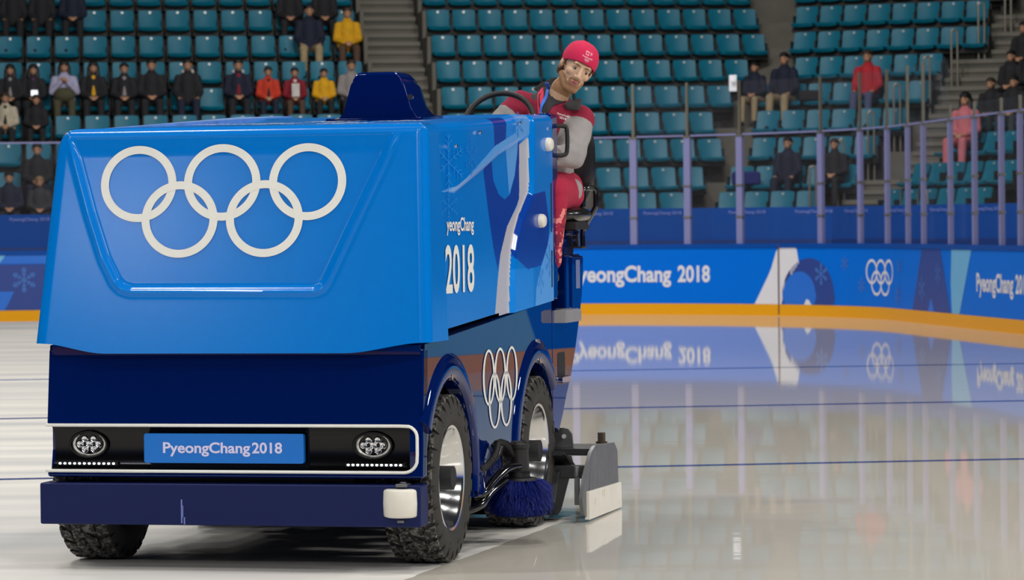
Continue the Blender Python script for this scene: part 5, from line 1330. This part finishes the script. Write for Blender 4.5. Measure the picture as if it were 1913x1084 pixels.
# open collar wings, inner shirt, lanyard
mb = MB()
def slab(mb, q, t=.006, mi=0):
    q = [Vector(p) for p in q]; n_ = (q[1] - q[0]).cross(q[-1] - q[0]).normalized() * t; mb.add(q + [p + n_ for p in q], [tuple(range(len(q)))[::-1], tuple(range(len(q), 2 * len(q)))] + [(i, (i + 1) % len(q), len(q) + (i + 1) % len(q), len(q) + i) for i in range(len(q))], mi)
JB = BVHTree.FromPolygons([v.co for v in jo.data.vertices], [tuple(p.vertices) for p in jo.data.polygons])
def onjacket(poly, name, m, par, off, th, nsub=6):
    """a cloth panel lying on the jacket: fan-subdivided polygon pressed on to it along the y axis"""
    bm = bmesh.new(); vs = [bm.verts.new(D(p[0], 2.2, p[1])) for p in poly]; bm.faces.new(vs)
    bmesh.ops.triangulate(bm, faces=bm.faces); 
    for _ in range(3): bmesh.ops.subdivide_edges(bm, edges=bm.edges, cuts=1, use_grid_fill=True)
    last = None; miss = []
    for v in bm.verts:
        hit = JB.ray_cast(v.co, Vector((0, 1, 0)), 1.0)
        if hit[0] and hit[0].y < .12: v.co = hit[0] - Vector((0, off, 0)); last = v.co.y
        else: miss.append(v)
    for v in miss: v.co.y = (last if last is not None else -.1) + .01
    for _ in range(4): bmesh.ops.smooth_vert(bm, verts=bm.verts, factor=.4, use_axis_y=True)
    bmesh.ops.recalc_face_normals(bm, faces=bm.faces)
    me = bpy.data.meshes.new(name); bm.to_mesh(me); bm.free(); me.materials.append(m); me.polygons.foreach_set('use_smooth', [True] * len(me.polygons))
    o = bpy.data.objects.new(name, me); C.objects.link(o); o.parent = par; md = o.modifiers.new('t', 'SOLIDIFY'); md.thickness = th; md.offset = 0; return o
SHM = mat('shirt_charcoal', rgb(50, 47, 52), .9)
onjacket([(-.155, 2.115), (-.128, 2.15), (-.09, 2.165), (-.02, 2.125), (-.02, 2.075), (-.075, 2.055), (-.110, 2.00), (-.128, 1.95), (-.14, 1.95), (-.135, 2.02)], 'inner_shirt', SHM, jo, .006, .004)
onjacket([(-.165, 2.125), (-.140, 2.15), (-.128, 2.10), (-.135, 2.00), (-.142, 1.95), (-.150, 1.95), (-.150, 2.05)], 'zip_lining', mat('lining_pink', rgb(214, 50, 84), .7), jo, .009, .003)
onjacket([(-.201, 2.144), (-.159, 2.175), (-.101, 2.198), (-.059, 2.20), (-.070, 2.178), (-.109, 2.165), (-.129, 2.145), (-.154, 2.115)], 'collar_flap', CHA, jo, .010, .006)
me = blob2('collar_flap', [('c', D(-.012, 2.478, 2.058), .015, D(.050, 2.500, 2.078), .013), ('c', D(-.010, 2.478, 2.045), .011, D(.040, 2.488, 2.038), .011), ('c', D(.050, 2.50, 2.078), .013, D(.040, 2.488, 2.038), .011), ('c', D(.0, 2.48, 2.05), .014, D(.035, 2.49, 2.055), .014)], None, .004, CHA, 3)
o = bpy.data.objects.new('collar_flap', me); C.objects.link(o); o.parent = jo
onjacket([(-.118, 2.17), (-.098, 2.17), (-.108, 2.10), (-.128, 2.045), (-.134, 2.00), (-.143, 2.00), (-.138, 2.06), (-.124, 2.11)], 'lanyard', mat('lanyard_blue', rgb(40, 110, 215), .5), drv, .012, .003)
jd = Vector((0, 1, 0))
em = MB(); put_text(em, '2018', .030, .011, lambda x, y: tuple(D(-.205 + x, 2.3, 2.005 + y - x * .12)), .03)
put_text(em, 'PyeongChang', .050, .009, lambda x, y: tuple(D(-.055 + x, 2.3, 2.012 + y - x * .35)), .03); put_text(em, '2018', .030, .012, lambda x, y: tuple(D(-.045 + x, 2.3, 1.990 + y - x * .35)), .03)
drape(me if False else jo.data, em, jd, .002); em.build('chest_lettering', mat('thread_white', rgb(225, 205, 210), .8), jo, smooth=0)
tl = [('c', hipL, .115, knL, .082), ('c', hipR, .115, knR, .082), ('c', hipL, .12, hipR, .12), ('c', knL, .080, D(-.055, 2.24, 1.28), .058), ('c', knR, .080, D(-.35, 2.21, 1.28), .058)]
me = blob2('trousers', tl, None, .006, [PNK, PK2], 6, lambda c: 1 if c.z + 1.55 < 1.535 and c.y + 2.60 < 2.38 else 0)
for v in me.vertices:
    co = v.co; n_ = mathutils.noise.noise(Vector((co.x * 10, co.y * 8, co.z * 16))); v.co = co + v.normal * (n_ * .006)
o = bpy.data.objects.new('trousers', me); C.objects.link(o); o.parent = drv
for a_ in (anL, anR):
    me = blob2('shoe', [('c', a_ + Vector((0, .02, -.035)), .042, a_ + Vector((0, -.02, -.02)), .044), ('c', a_ + Vector((0, .0, -.05)), .040, a_ + Vector((0, -.15, -.06)), .036)], None, .006, mat('shoe_black', rgb(24, 22, 24), .5), 3)
    o = bpy.data.objects.new('shoe', me); C.objects.link(o); o.parent = drv
mb = MB(); mb.box(-.55, -.07, 2.10, 2.50, 1.10, 1.125); mb.build('footwell_floor', MBLK, mach)
